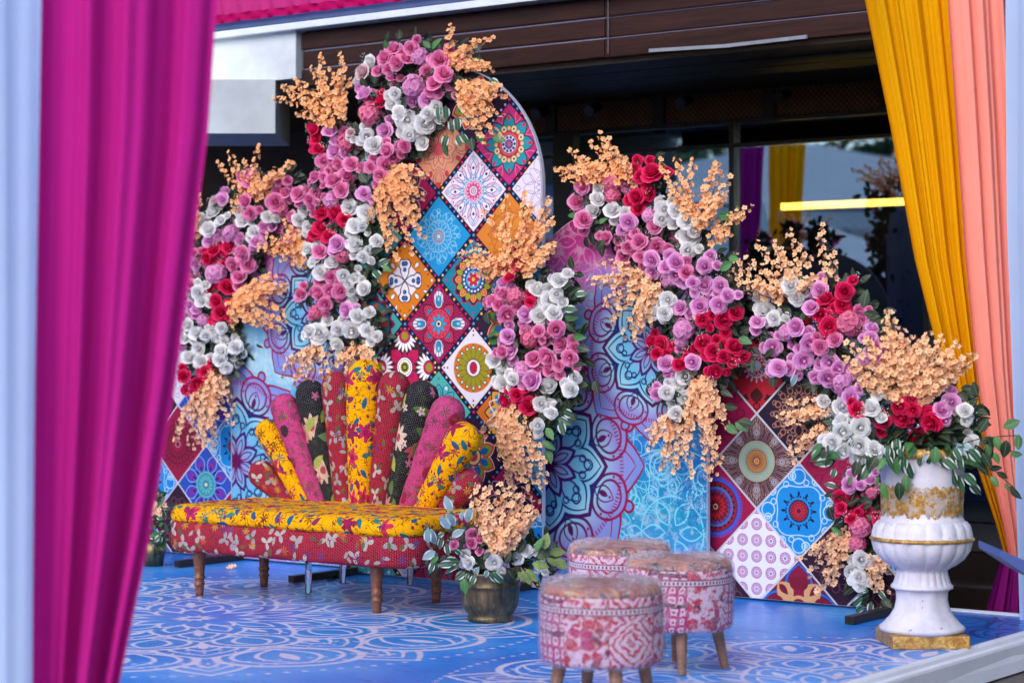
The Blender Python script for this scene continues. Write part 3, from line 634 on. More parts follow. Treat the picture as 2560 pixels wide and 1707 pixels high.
tall_des = {(0, 0): 'rose4', (0, 2): 'blueline', (1, 1): 'tealfl', (1, 3): 'white', (2, 4): 'pinkstar', (2, 2): 'orange', (-1, 1): 'orange4', (1, -1): 'olive', (-1, -1): 'brownfl', (0, -2): 'teal2',
            (0, 4): 'peachfl', (-2, 0): 'wreath', (2, 0): 'darkfl', (2, -2): 'orblue', (2, -4): 'magfl', (3, 3): 'lilacline', (3, 1): 'blueline', (3, -1): 'rose4', (1, -3): 'darkfl', (1, 5): 'darkfl', (3, -3): 'blueline', (3, -5): 'bluescroll', (1, -5): 'peachfl', (-1, 3): 'magfl'}
tile_panel('tall central arch printed with mandala diamonds on navy dotted bands', -7.93, -6.53, 2.19, YT, -7.243, 1.449, 0.2455, 0.915, tall_des,
           ['rose4', 'blueline', 'teal2', 'orange4', 'white', 'magfl'], dotted_band_mat(-7.243, 1.449, 0.2455), footx=(-7.86, -6.62))
r_des = {(0, 0): 'peacock', (1, -1): 'bluescroll', (-1, -1): 'redgear', (0, -2): 'whitedots', (0, 2): 'redlace', (1, 1): 'darklace', (-1, 1): 'cherry', (2, 0): 'cherry', (2, -2): 'purplelace', (1, -3): 'ogee', (-1, -3): 'purplelace', (2, 2): 'whitedots', (3, -3): 'purplelace', (1, 3): 'redgear'}
tile_panel('low red and blue diamond tile arch on the right, behind the white urn', -5.66, -4.42, 0.86, YD, -5.372, 0.727, 0.2475, 0.968, r_des, ['cherry', 'purplelace', 'bluescroll', 'lacecrimson'], alu, 0.62, footx=(-4.56,))
l_des = {(0, 0): 'lacecrimson', (1, -1): 'cobalt', (-1, -1): 'bluescroll', (0, 2): 'lilacline', (1, 1): 'cobalt', (-1, 1): 'purplelace', (0, -2): 'purplelace', (-1, -3): 'ogee', (1, -3): 'cherry'}
tile_panel('low diamond tile arch on the left, half hidden by the magenta drape', -10.28, -9.04, 0.86, YF, -9.505, 0.70, 0.2475, 0.968, l_des, ['cherry', 'purplelace', 'bluescroll', 'lacecrimson'], alu, 0.62)

def flower_panel_mat(name, cx, cz, ex, ez, tint):
    """watercolour ground with big henna-line rosettes; (cx, cz) the main one"""
    m, g = newmat(name); x, _, z = g.sep(g.tc('Object'))
    tcv = g.tc('Object')
    n1 = g.noise(tcv, 1.6, 4, 0.6, 0.4); n2 = g.noise(tcv, 22, 5, 0.7)
    hgt = z / 2.1 + (n1 - 0.5) * 0.30
    base = g.ramp(hgt, [(0.0, srgb(150, 120, 200)), (0.08, srgb(70, 130, 200)), (0.2, srgb(24, 140, 172)), (0.35, srgb(18, 104, 178)), (0.5, srgb(56, 146, 196)), (0.6, srgb(150, 190, 208)), (0.7, srgb(96, 156, 198)), (0.80, srgb(140, 112, 184)), (0.88, srgb(178, 58, 138)), (1.0, srgb(150, 18, 88))])
    base = g.mix(g.step(n2 - 0.56, 0.12) * 0.35, base, srgb(205, 214, 226))
    dn = g.noise(tcv, 3.0, 3, 0.5, color=True); wx, wy, _ = g.sep(dn)
    # pale tracery all over
    def tr_fn(col):
        Ls = [('petl', 6, .1, .3, .08, 0, .02), ('ring', .42, .016), ('petl', 12, .42, .2, .06, 0, .018), ('ell_l', 8, .78, .16, .15, .2, .02), ('ell_l', 8, .78, .1, .09, .2, .016), ('dots', 24, .55, .016, 0), ('ring', .97, .014), ('petl', 8, .58, .4, .12, .6, .016), ('rings', 8, .62, .07, .016, .2)]
        return lambda g, px, py, c: ornament(g, px, py, c, [L + (col,) for L in Ls], 0.012)
    def tracery(c, col, ox, oz, R, f): return grouped(g, 'tracery %.2f %.2f' % (col[0], col[1]), tr_fn(col), (x - ox) / R, (z - oz) / R, c)
    base = tracery(base, srgb(120, 196, 216), cx + 0.80, cz - 0.34, 0.46, 0); base = tracery(base, srgb(110, 180, 214), cx + 0.62, cz + 0.05, 0.30, 0)
    base = tracery(base, srgb(206, 120, 170), cx + 0.22, cz + 1.22, 0.40, 0); base = tracery(base, srgb(30, 70, 150), cx + 1.0, cz - 0.16, 0.17, 0)
    def ros_fn(g, px, py, c):
        ph = 0.0
        g.polar(px, py)
        lc = g.ramp(g.r, [(0.0, srgb(92, 4, 70)), (0.25, srgb(52, 14, 96)), (0.48, srgb(14, 30, 100)), (0.62, srgb(84, 8, 78)), (0.85, srgb(138, 8, 66))])
        fillc = g.ramp(g.r, [(0.0, srgb(150, 120, 190)), (0.35, srgb(90, 170, 204)), (0.55, srgb(140, 192, 214)), (0.75, srgb(132, 130, 194)), (1.0, srgb(96, 130, 196))])
        p0, p1 = ph, ph + PI / 8
        def lay(c, Ls, col): return ornament(g, px, py, c, [L + (col.v if isinstance(col, X) else col,) for L in Ls], 0.011)
        c = lay(c, [('pet', 8, .35, .66, .30, p0), ('pet', 8, .3, .6, .26, p1)], fillc)
        c = lay(c, [('petl', 8, .35, .66, .30, p0, .032), ('petl', 8, .42, .50, .20, p0, .018), ('dots', 8, .91, .06, p1)], lc)
        c = lay(c, [('dots', 8, .91, .036, p1), ('pet', 8, .80, .12, .03, p0)], fillc)
        c = lay(c, [('ell', 8, .70, .19, .225, p1)], lc)
        c = lay(c, [('ell', 8, .70, .165, .20, p1)], fillc)
        c = lay(c, [('ell_l', 8, .695, .125, .15, p1, .020), ('petl', 8, .52, .22, .07, p1, .016), ('dots', 24, .70, .012, p1), ('pet', 8, .56, .12, .028, p1), ('ray', 152, .76, .80, .006, p1)], lc)
        c = lay(c, [('pet', 8, .10, .54, .22, p0)], lc)
        c = lay(c, [('pet', 8, .12, .48, .185, p0)], fillc)
        c = lay(c, [('petl', 8, .14, .42, .145, p0, .020), ('petl', 8, .2, .25, .075, p0, .018), ('rings', 8, .42, .045, .018, p0), ('rings', 16, .365, .030, .016, p0 + .14)], lc)
        c = lay(c, [('pet', 8, .02, .30, .085, p1)], lc)
        c = lay(c, [('pet', 8, .06, .22, .055, p1)], fillc)
        c = lay(c, [('petl', 8, .06, .17, .03, p1, .014), ('disc', .06)], lc)
        return c
    def rosette(c, ox, oz, R): return grouped(g, 'henna rosette', ros_fn, (x - ox + (wx - 0.5) * 0.05) / R, (z - oz + (wy - 0.5) * 0.05) / R, c)
    c = rosette(base, cx, cz, 0.62)
    c = rosette(c, ex, ez, 0.50)
    c = g.mix(0.10, c, g.noise(tcv, 10, 4, 0.6), 'OVERLAY')
    return surf(m, g, c, 0.5, spec=0.18, normal=g.bump(g.noise(tcv, 3.0, 3), 0.10, 0.02))
def flower_panel(label, x0, x1, zc, R, Y, mat, footx):
    pa = thing('arch_panel', label, 'backdrop', ((x0 + x1) / 2, Y, 0), 'printed arch panels')
    out = arch_outline(x0, x1, zc, R)
    slab(out, Y + 0.002, Y + 0.03).build('board', alu, pa)
    slab(inset(out, 0.004), Y - 0.001, Y + 0.0015).build('printed_sheet', mat, pa)
    feet(pa, footx, Y)
q1 = onY(*V(1262, 1065), YF); q2 = onY(*V(1500, 800), YF)
flower_panel('blue watercolour arch with purple henna rosettes, behind the wrapped stools', -6.82, -5.61, 1.46, 0.61, YF - 0.005, flower_panel_mat('watercolour print east', q1.x, q1.z, q2.x, q2.z, 0), (-5.72,))
q1 = onY(*V(545, 1060), YF); q2 = onY(*V(735, 720), YF)
flower_panel('blue watercolour arch with purple henna rosettes, left of the tall arch', -9.03, -7.80, 1.49, 0.62, YF - 0.008, flower_panel_mat('watercolour print west', q1.x, q1.z, q2.x, q2.z, 0), (-8.95,))

# ------------------------------------------------------------------ quilted fabrics
def kantha(name, base, layers, branch=None, stitch='ffffff', sa=0.35, bump=0.5, dens=0.66):
    m, g = newmat(name); uv = g.tc('UV'); u, v, _ = g.sep(uv)
    off = g.rnd() * 7.0; uv = g.comb(u + off, v + off * 0.7); u, v, _ = g.sep(uv)
    wob = g.noise(uv, 30, 2, 0.5, color=True); a, b_, _ = g.sep(wob); uw = g.comb(u + (a - 0.5) * 0.006, v + (b_ - 0.5) * 0.006)
    bs = srgb(base); c = g.mix(g.noise(uv, 18, 4, 0.6), tuple(q * 0.78 for q in bs[:3]) + (1,), tuple(min(1, q * 1.18) for q in bs[:3]) + (1,))
    if branch:
        for (sc, col, w) in branch: c = g.mix(g.step(w - g.abs(g.noise(uv, sc, 2, 0.5) - 0.5), 0.012), c, srgb(col))
    for (kind, sc, R, pres, pal, sd) in layers:
        R = R / dens; vo = g.voro(g.comb(u + sd, v + sd * 1.7), sc * dens, 0.9); px, py, _ = g.sep(vo['Position']); r1, r2, r3 = g.sep(vo['Color'])
        lx, ly = u + sd - px, v + sd * 1.7 - py
        lx, ly = lx + (a - 0.5) * 0.012, ly + (b_ - 0.5) * 0.012
        ang = r1 * 6.283; ca, sn = g.cos(ang), g.sin(ang); qx, qy = lx * ca + ly * sn, ly * ca - lx * sn
        r = g.sqrt(qx * qx + qy * qy); th = g.atan2(qy, qx)
        if kind == 'flower': mk = g.step((0.72 + 0.28 * g.cos(th * 5.0)) * R - r, 0.004)
        elif kind == 'lotus': mk = g.step((0.8 + 0.2 * g.cos(th * 9.0)) * R - r, 0.004) * g.step(qy + R * 0.35, 0.004)
        elif kind == 'bird': mk = g.step((0.55 + 0.45 * g.cos(th * 3.0 + 0.6)) * R - r, 0.004)
        elif kind == 'leaf':
            ax_ = g.abs(qx) / (R * 0.42); ay_ = g.abs(qy) / R; mk = g.step(1.0 - ax_ - ay_ * ay_, 0.15)
        elif kind == 'sprig': mk = g.step((0.5 + 0.5 * g.cos(th * 7.0)) * R - r, 0.004)
        else: mk = g.step(R - r, 0.004)
        mk = mk * g.step(pres - r2, 0.01)
        cc = g.ramp(r3, [(i / len(pal), srgb(p)) for i, p in enumerate(pal)], 'CONSTANT')
        det = g.noise(uv, 160, 2, 0.6); cc = g.mix(g.step(det - 0.56, 0.1) * 0.5, cc, tuple(q * 0.35 for q in srgb(pal[-1])[:3]) + (1,))
        c = g.mix(mk, c, cc)
        if kind in ('flower', 'lotus'): c = g.mix(mk * g.step(R * 0.28 - r, 0.004), c, srgb(pal[-1]))
    row = g.abs(g.mod(u * 85.0, 1.0) - 0.5); dash = g.mod(v * 70.0 + g.floor(u * 85.0) * 0.37, 1.0)
    st = g.step(0.16 - row, 0.1) * g.step(dash - 0.45, 0.1)
    c = g.mix(st * sa, c, srgb(stitch))
    h = g.cos(v * 440.0) * 0.25 * g.noise(uv, 25, 2) + row * 0.35 + g.noise(uv, 45, 3, 0.6) * 0.7
    return surf(m, g, c, 0.85, spec=0.12, normal=g.bump(h, bump, 0.006))
DM = 0.62
F_yel = kantha('yellow kantha cotton', 'e8a400', [('leaf', 17, .024, .75, ['1c6a70', '2a7a6a', '7a2a50', '1c5a80'], 1.3), ('flower', 9.5, .040, .5, ['b8205c', 'c02a50', '8a1a48'], 4.1), ('sprig', 16, .022, .55, ['8a2048', '1c6a70', '6a3a14'], 7.7), ('dot', 30, .006, .4, ['6a2a6a', '8a1a40'], 2.2)], [(13, '6a3010', .010), (26, '9a3a20', .006)], '6a3a10', 0.10)
F_red = kantha('red kantha cotton', '920c32', [('bird', 13, .028, .85, ['a09a9c', 'b0a8a4', '8c8690', '9a9088'], 1.1), ('leaf', 22, .016, .6, ['4a5a28', '3a5030', '6a4a20', '9a8f90'], 3.3), ('sprig', 18, .017, .5, ['b08a28', '5a3a78', 'c05a30', '4a2a68'], 6.2)], [(24, '5a0c18', .012), (40, '4a3a1a', .008)], 'e0c8c0', 0.13)
F_blk = kantha('black kantha cotton', '14141c', [('lotus', 8.5, .052, .6, ['c8a890', 'b87a70', 'd0b8a8', '9a3a48'], 2.5), ('leaf', 13, .040, .5, ['7a8a30', '4a6a30', '98a048', '5a7a48'], 5.1), ('flower', 16, .018, .35, ['c8b8b0', 'a85a80'], 8.4)], [(14, '2a3a24', .012)], 'b0aab0', 0.22)
F_pnk = kantha('pink kantha cotton', 'b83878', [('sprig', 20, .019, .6, ['6a3a40', '7a2a4c', '5a4a34', '4a3038'], 1.9), ('dot', 9, .022, .4, ['8a1438', '2c2028', '7a1838'], 4.4), ('leaf', 24, .013, .55, ['6a4a44', '7a6a50', '8a2a5a'], 7.1)], [(26, '7a3a50', .018), (38, '6a4440', .012)], 'e0a0b8', 0.12)

# ------------------------------------------------------------------ the fan-backed bench
bench = thing('fan_back_bench', 'bench with yellow and red quilted seat and fan of padded bolsters', 'bench', (-7.2, 8.2, 0))
wood_leg = wood('turned brown leg wood', srgb(84, 46, 32), srgb(142, 90, 66), 0.4, 1.0)
def rounded_slab(x0, x1, y0, y1, R, prof, k=8, top=True):
    """prof: (inset, z). UV: (length round, height); the flat top takes (x, y)"""
    b = MB(); loops = prof; cor = ((x1 - R, y0 + R, -PI / 2), (x1 - R, y1 - R, 0), (x0 + R, y1 - R, PI / 2), (x0 + R, y0 + R, PI))
    runs = (max(1, int((y1 - y0 - 2 * R) / 0.06)), max(1, int((x1 - x0 - 2 * R) / 0.06)))
    def loop(ins):
        o = []
        for q, (cx, cy, a0) in enumerate(cor):
            pts = [(cx + (R - ins) * math.cos(a0 + PI / 2 * i / k), cy + (R - ins) * math.sin(a0 + PI / 2 * i / k)) for i in range(k + 1)]
            o += pts[:-1]; nx_ = cor[(q + 1) % 4]; e = (nx_[0] + (R - ins) * math.cos(nx_[2]), nx_[1] + (R - ins) * math.sin(nx_[2])); st = pts[-1]; c = runs[q % 2]
            o += [(st[0] + (e[0] - st[0]) * t / c, st[1] + (e[1] - st[1]) * t / c) for t in range(c)]
        return o
    base_l = loop(0.0); n = len(base_l); U = [0.0]
    for i in range(n): U.append(U[-1] + math.hypot(base_l[(i + 1) % n][0] - base_l[i][0], base_l[(i + 1) % n][1] - base_l[i][1]))
    vs = []; us = []; acc = 0; pz = None
    for li, (ins, z) in enumerate(prof):
        rp = loop(ins); acc += 0 if pz is None else math.hypot(z - pz, ins - prof[li - 1][0]); pz = z
        for i, (x, y) in enumerate(rp + rp[:1]):
            wv = 0.003 * math.sin(i * 0.7 + li) * (0 < li < len(prof) - 1)
            vs.append((x, y - wv, z + 0.003 * math.sin(i * 0.9) * (0 < li))); us.append((U[i], acc))
    m = n + 1
    b.add(vs, [(j * m + i, j * m + i + 1, (j + 1) * m + i + 1, (j + 1) * m + i) for j in range(len(loops) - 1) for i in range(n)], us)
    for li, flip in ((0, True), (len(loops) - 1, False)):
        if li and not top: continue
        rp = [vs[li * m + i] for i in range(n)]
        b.add(rp, [tuple(range(n))[::-1] if flip else tuple(range(n))], [(p[0], p[1]) for p in rp])
    return b
BX0, BX1, BY0, BY1 = -8.03, -6.34, 7.80, 8.56
rounded_slab(BX0, BX1, BY0, BY1, 0.155, [(0.03, 0.243), (0.010, 0.25), (0.0, 0.27), (-0.004, 0.32), (0.0, 0.37), (0.008, 0.395), (0.016, 0.402)]).build('seat_base', F_red, bench, smooth=True)
rounded_slab(BX0, BX1, BY0, BY1, 0.155, [(0.018, 0.398), (0.004, 0.405), (-0.004, 0.425), (0.0, 0.45), (0.012, 0.470), (0.035, 0.482), (0.08, 0.488), (0.13, 0.491)]).build('seat_cushion', F_yel, bench, smooth=True)
for (lx, ly) in ((-7.86, 7.93), (-7.87, 8.44), (-6.66, 7.96), (-6.67, 8.45)):
    pr = [(0.020, 0.0), (0.023, 0.03), (0.0245, 0.055), (0.029, 0.06), (0.029, 0.068), (0.024, 0.072), (0.026, 0.09), (0.031, 0.097), (0.031, 0.105), (0.026, 0.110), (0.027, 0.13), (0.034, 0.20), (0.036, 0.235), (0.036, 0.26)]
    MB().lathe(pr, 20, c=(lx, ly, 0)).build('leg', wood_leg, bench, smooth=True)
def acrylic_mat():
    m, g = newmat('clear acrylic'); p = g.n.new('ShaderNodeBsdfPrincipled'); p.inputs['Base Color'].default_value = (0.85, 0.9, 0.95, 1); p.inputs['Roughness'].default_value = 0.06; p.inputs['IOR'].default_value = 1.25
    p.inputs['Transmission Weight'].default_value = 0.9; o = g.n.new('ShaderNodeOutputMaterial'); g.t.links.new(p.outputs[0], o.inputs[0]); return m
acr = acrylic_mat()
for (vx, vy) in ((708, 1362), (787, 1338), (942, 1342)):
    p = onG(*V(vx, vy)); MB().tube([(p.x, p.y, 0.0), (p.x, p.y, 0.262)], 0.018, 10).build('acrylic_post', acr, bench, smooth=True)
Z1 = lambda x, y: (300 + x * .4253, 900 + y * .4253)
def bolster(tip, base, wt, wb, mat, Y, name='bolster'):
    T, B = onY(*Z1(*tip), Y), onY(*Z1(*base), Y); sc = .4253 / FPX * depth(T) / 1.0
    B = B + Vector((0, 0.0, -0.03)); ax = (T - B); L = ax.length; ax.normalize(); e = ax.cross(Vector((0, 1, 0))).normalized()
    r1, r0 = wt * sc / 2 / 0.80, wb * sc / 2 / 0.76
    st = []; N = 16
    for i in range(N + 1):
        t = i / N; st.append((t * L, r0 + (r1 - r0) * (t ** 0.85)))
    for i in range(1, 8):
        a = PI / 2 * i / 7; st.append((L + r1 * 0.95 * math.sin(a), max(0.0015, r1 * math.cos(a))))
    b = MB(); n = 24; vs = []; us = []
    for i, (l, r) in enumerate(st):
        for k in range(n + 1):
            a = 2 * PI * k / n; w = 1 + 0.018 * math.sin(i * 1.1 + k * 0.5) + 0.012 * math.sin(i * 2.3)
            p = B + ax * l + e * (r * w * math.cos(a)) + Vector((0, 1, 0)) * (0.85 * r * w * math.sin(a)); vs.append(p); us.append((k / n * 2 * PI * r1, l))
    m = n + 1
    b.add(vs, [(i * m + k, i * m + k + 1, (i + 1) * m + k + 1, (i + 1) * m + k) for i in range(len(st) - 1) for k in range(n)], us)
    return b.build(name, mat, bench, smooth=True)
YB = 8.50
fan = [((830, 670), (1010, 815), 135, 70, F_red, .03), ((868, 425), (1085, 812), 125, 75, F_yel, -.02), ((968, 285), (1168, 815), 145, 85, F_pnk, .0), ((1118, 205), (1245, 820), 150, 90, F_blk, .04), ((1272, 160), (1322, 828), 155, 95, F_red, .0),
       ((1437, 110), (1412, 832), 190, 105, F_yel, -.03), ((1612, 165), (1512, 838), 165, 95, F_red, .0), ((1775, 225), (1602, 842), 175, 90, F_blk, .03), ((1925, 320), (1690, 848), 180, 95, F_pnk, .0), ((2020, 470), (1775, 856), 175, 95, F_yel, -.02), ((2040, 735), (1880, 868), 165, 80, F_red, .03)]
for t, bb, wt, wb, mt, dy in fan: bolster(t, bb, wt, wb, mt, YB + dy)

# ------------------------------------------------------------------ wrapped stools
def ikat(name, sd):
    m, g = newmat(name); uv = g.tc('UV'); u, v, _ = g.sep(uv); u = u + sd
    wob = g.noise(uv, 40, 2, 0.5); w2_ = g.noise(uv, 11, 2, 0.5); uu = u + (wob - 0.5) * 0.016 + (w2_ - 0.5) * 0.05; vv = v + (wob - 0.5) * 0.012 - (w2_ - 0.5) * 0.04
    white, red, mag, dk = srgb(214, 190, 210), srgb(176, 18, 48), srgb(170, 30, 96), srgb(84, 18, 50)
    blk = g.mod(g.floor(u / 0.155), 3.0); col1 = g.step(blk - 0.5, 0.1); col2 = g.step(blk - 1.5, 0.1)
    # lozenge medallions
    lz = g.abs(g.mod(uu, 0.155) / 0.155 - 0.5) + g.abs(g.mod(vv - 0.02, 0.16) / 0.16 - 0.5)
    c1 = g.ramp(lz + (g.noise(uv, 55, 3, 0.6) - 0.5) * 0.28, [(0.0, mag), (0.10, white), (0.2, red), (0.30, white), (0.42, red), (0.50, white), (0.62, mag), (0.72, white), (0.82, red)], 'CONSTANT')
    # small arches and windows in rows
    a_, b_ = g.mod(uu, 0.034) / 0.034 - 0.5, g.mod(vv, 0.042) / 0.042 - 0.5
    w = g.step(0.30 - g.abs(a_), 0.06) * g.step(0.36 - g.abs(b_ + a_ * a_), 0.06); w2 = g.step(0.14 - g.sqrt(a_ * a_ + b_ * b_), 0.05)
    c2 = g.mix(w2, g.mix(w, mag, white), red)
    c2 = g.mix(g.step(g.abs(g.mod(vv, 0.126) / 0.126 - 0.5) - 0.44, 0.03), c2, dk)
    # scattered blots like figures
    vo = g.voro(g.comb(uu, vv), 26, 1.0); r1, r2, r3 = g.sep(vo['Color'])
    c3 = g.mix(g.step(0.55 - r1, 0.02) * g.step(0.55 - vo['Distance'] * 1.0, 0.2), white, g.ramp(r2, [(0, red), (0.45, mag), (0.8, dk)], 'CONSTANT'))
    c3 = g.mix(g.step(g.noise(uv, 34, 4, 0.7) - 0.55, 0.06), c3, red)
    c = g.mix(col1, c1, c2); c = g.mix(col2, c, c3)
    bd = g.abs(v - 0.215); c = g.mix(g.step(0.010 - bd, 0.003) , c, white); c = g.mix(g.step(0.003 - g.abs(bd - 0.012), 0.002), c, dk); c = g.mix(g.step(0.006 - bd, 0.002) * g.step(g.sin(u * 400.0), 0.4), c, dk)
    c = g.mix(g.noise(uv, 120, 3, 0.6) * 0.25, c, srgb(176, 80, 130))
    return surf(m, g, c, 0.8, spec=0.2, normal=g.bump(g.noise(uv, 90, 3), 0.3, 0.004))
def stool_top(name, sd):
    m, g = newmat(name); x, y, z = g.sep(g.tc('Object'))
    st = g.noise(g.comb(x * 1.0 + sd, y * 5.0), 7, 5, 0.65, 1.2)
    c = g.ramp(st, [(0.30, srgb(28, 40, 56)), (0.41, srgb(70, 58, 62)), (0.49, srgb(150, 92, 76)), (0.55, srgb(186, 84, 60)), (0.61, srgb(196, 170, 100)), (0.70, srgb(86, 64, 74))])
    return surf(m, g, c, 0.6, normal=g.bump(st, 0.4, 0.01))
def wrap_mat():
    m, g = newmat('crumpled clear stretch wrap'); x, y, z = g.sep(g.tc('Object')); uv = g.tc('UV'); u, v, _ = g.sep(uv)
    st = g.noise(g.comb(u * 2.0 + v * 5.0, v * 14.0 - u * 6.0), 5, 3, 0.6, 1.2); st2 = g.noise(g.tc('Object'), 11, 3, 0.6, 1.5)
    h = st * 0.6 + st2 * 0.8
    p = g.n.new('ShaderNodeBsdfPrincipled'); p.inputs['Base Color'].default_value = srgb(226, 214, 230); p.inputs['Roughness'].default_value = 0.16; p.inputs['Specular IOR Level'].default_value = 0.9
    g.put(g.bump(h, 0.25, 0.02), p.inputs['Normal'])
    tr = g.n.new('ShaderNodeBsdfTransparent'); mx = g.n.new('ShaderNodeMixShader'); o = g.n.new('ShaderNodeOutputMaterial')
    lw = g.n.new('ShaderNodeLayerWeight'); lw.inputs[0].default_value = 0.25
    fac = g.m('MULTIPLY_ADD', X(g, lw.outputs['Facing']), 0.22, g.step(0.012 - g.abs(st - 0.5), 0.02) * 0.40 + g.step(0.012 - g.abs(st2 - 0.5), 0.02) * 0.35 + g.step(st2 - 0.60, 0.15) * 0.10 + 0.03, clamp=True)
    g.put(fac, mx.inputs[0]); g.t.links.new(tr.outputs[0], mx.inputs[1]); g.t.links.new(p.outputs[0], mx.inputs[2]); g.t.links.new(mx.outputs[0], o.inputs[0])
    return m
wrapm = wrap_mat()
leg_m = wood('pale stool leg wood', srgb(110, 76, 62), srgb(158, 118, 98), 0.45)
def stool(label, c, R, sd, rot, dz=0.0):
    c = Vector(c); st = thing('round_stool', label, 'stool', (c.x, c.y, 0), 'wrapped round stools')
    rnd_ = random.Random(sd); c0 = c.copy(); c = c + Vector((0, 0, dz))
    body = [(R * 0.90, 0.168), (R * 0.965, 0.175), (R * 0.99, 0.19), (R, 0.24), (R, 0.36), (R * 0.995, 0.405), (R * 0.985, 0.42)]
    MB().lathe(body, 64, c=c).build('padded_side', ikat('ikat print %d' % sd, sd * 0.31), st, smooth=True)
    MB().lathe([(R * 0.984, 0.419), (R * 0.965, 0.438), (R * 0.90, 0.450), (R * 0.6, 0.458), (R * 0.2, 0.460), (0.0, 0.460)], 64, c=c).build('top_cushion', stool_top('faded patchwork %d' % sd, sd), st, smooth=True)
    wp = [(R * 0.93, 0.162), (R * 1.0 + .004, 0.185), (R + .007, 0.24), (R + .006, 0.30), (R + .007, 0.36), (R + .008, 0.41), (R + .004, 0.432), (R * 0.97, 0.450), (R * 0.90, 0.462), (R * 0.6, 0.469), (R * 0.3, 0.472), (0.001, 0.472)]
    ph = [rnd_.uniform(0, 6) for _ in range(8)]
    def md(t, i):
        a = t * 2 * PI
        return 1 + 0.010 * math.sin(9 * a + ph[0] + i) * math.sin(5 * a + ph[1]) + 0.008 * math.sin(23 * a + ph[2] + i * 1.7) + (0.03 * max(0, math.sin(a + ph[3])) ** 6 if i in (6, 7) else 0)
    b = MB().lathe(wp, 96, md, c=c, cap=False)
    b.v = [(x, y, z + (0.007 * math.sin(31 * math.atan2(y - c.y, x - c.x) + ph[4]) + 0.006 * math.sin(13 * math.atan2(y - c.y, x - c.x) + ph[5]) if z > 0.44 + dz and math.hypot(x - c.x, y - c.y) > 0.1 else 0)) for x, y, z in b.v]
    b.build('plastic_wrap', wrapm, st, smooth=True)
    for k in range(4):
        a = rot + k * PI / 2; d = Vector((math.cos(a), math.sin(a), 0))
        MB().tube([c0 + d * (R * 0.86), c + d * (R * 0.70) + Vector((0, 0, 0.17))], [0.017, 0.026], 14).build('leg', leg_m, st, smooth=False)
stool('foremost plastic-wrapped pink ikat stool, closest to the camera', (-4.20, 6.29, 0), 0.224, 1, 0.9, 0.022)
stool('plastic-wrapped pink ikat stool between the other two, beside the urn', (-4.53, 7.36, 0), 0.222, 2, 0.62)
stool('rearmost plastic-wrapped pink ikat stool, half hidden by another', (-5.05, 7.71, 0), 0.226, 3, 0.3)

# ------------------------------------------------------------------ the white and gold urn
def chalk_mat():
    m, g = newmat('chipped white urn paint'); tc = g.tc('Object'); x, y, z = g.sep(tc)
    n = g.noise(tc, 7, 5, 0.65); ch = g.noise(tc, 34, 4, 0.6); drip = g.noise(g.comb(x * 14, y * 14, z * 2.5), 2.0, 3, 0.6)
    c = g.ramp(n, [(0.3, srgb(182, 180, 198)), (0.6, srgb(210, 208, 222))])
    c = g.mix(g.step(ch - 0.685, 0.03) * 0.8, c, srgb(110, 92, 80))
    c = g.mix(g.step(drip - 0.60, 0.10) * 0.25, c, srgb(232, 206, 206))
    return surf(m, g, c, 0.55, spec=0.35, normal=g.bump(n * 0.6 + ch * 0.25 + drip * 0.3, 0.25, 0.012))
def gild_mat(rough=0.38, b=0.5, name='brushed gold paint', patch=False):
    m, g = newmat(name); tc = g.tc('Object'); n = g.noise(tc, 34, 6, 0.75, 0.8)
    c = g.ramp(n, [(0.28, srgb(120, 78, 40)), (0.48, srgb(182, 134, 70)), (0.64, srgb(226, 190, 116))])
    if patch: c = g.mix(g.step(g.noise(tc, 16, 4, 0.65) - 0.54, 0.06) * 0.75, c, srgb(196, 188, 190))
    return surf(m, g, c, rough, metal=0.25 if patch else 0.45, normal=g.bump(n, b, 0.012))
chalk, gild = chalk_mat(), gild_mat(); gild2 = gild_mat(0.42, 1.0, 'crusted gold leaf', True)
UC = Vector((-4.01, 8.58, 0))
urn = thing('garden_urn', 'large white fluted urn with gold bands on a square gold plinth', 'urn', UC)
def fl(n, amp): return lambda t: 1 - amp * (1 - abs(math.sin(t * n * PI)) ** 0.7)
f12, fs = fl(18, 0.045), fl(22, 0.05)
prof = [(0.175, 0.056), (0.188, 0.066), (0.190, 0.078), (0.170, 0.095), (0.145, 0.125), (0.124, 0.16), (0.115, 0.20), (0.116, 0.235), (0.124, 0.247), (0.138, 0.252), (0.138, 0.262), (0.126, 0.275), (0.116, 0.31), (0.112, 0.332), (0.125, 0.342), (0.158, 0.36), (0.190, 0.385), (0.214, 0.42), (0.223, 0.455), (0.224, 0.466), (0.224, 0.480), (0.222, 0.50), (0.214, 0.53), (0.200, 0.548), (0.186, 0.553), (0.184, 0.562), (0.176, 0.572), (0.174, 0.60), (0.176, 0.66), (0.181, 0.73), (0.188, 0.79), (0.196, 0.82), (0.200, 0.836)]
fine = []
for i in range(len(prof) - 1):
    (r0, z0), (r1, z1) = prof[i], prof[i + 1]; k = 2
    fine += [(r0 + (r1 - r0) * t / k, z0 + (z1 - z0) * t / k) for t in range(k)]
fine.append(prof[-1])
def urn_mod(t, i):
    z = fine[i][1]
    if 0.345 < z < 0.462: return f12(t)
    if 0.487 < z < 0.55: return f12(t)
    if 0.265 < z < 0.345: return fs(t)
    if 0.12 < z < 0.245: return 1 + 0.02 * math.cos(8 * t * 2 * PI)
    return 1
MB().lathe(fine, 180, urn_mod, c=UC, cap=False).build('body', chalk, urn, smooth=True)
MB().lathe([(0.219, 0.463), (0.229, 0.466), (0.232, 0.473), (0.229, 0.480), (0.219, 0.484)], 72, c=UC, cap=False).build('gold_ring', gild, urn, smooth=True)
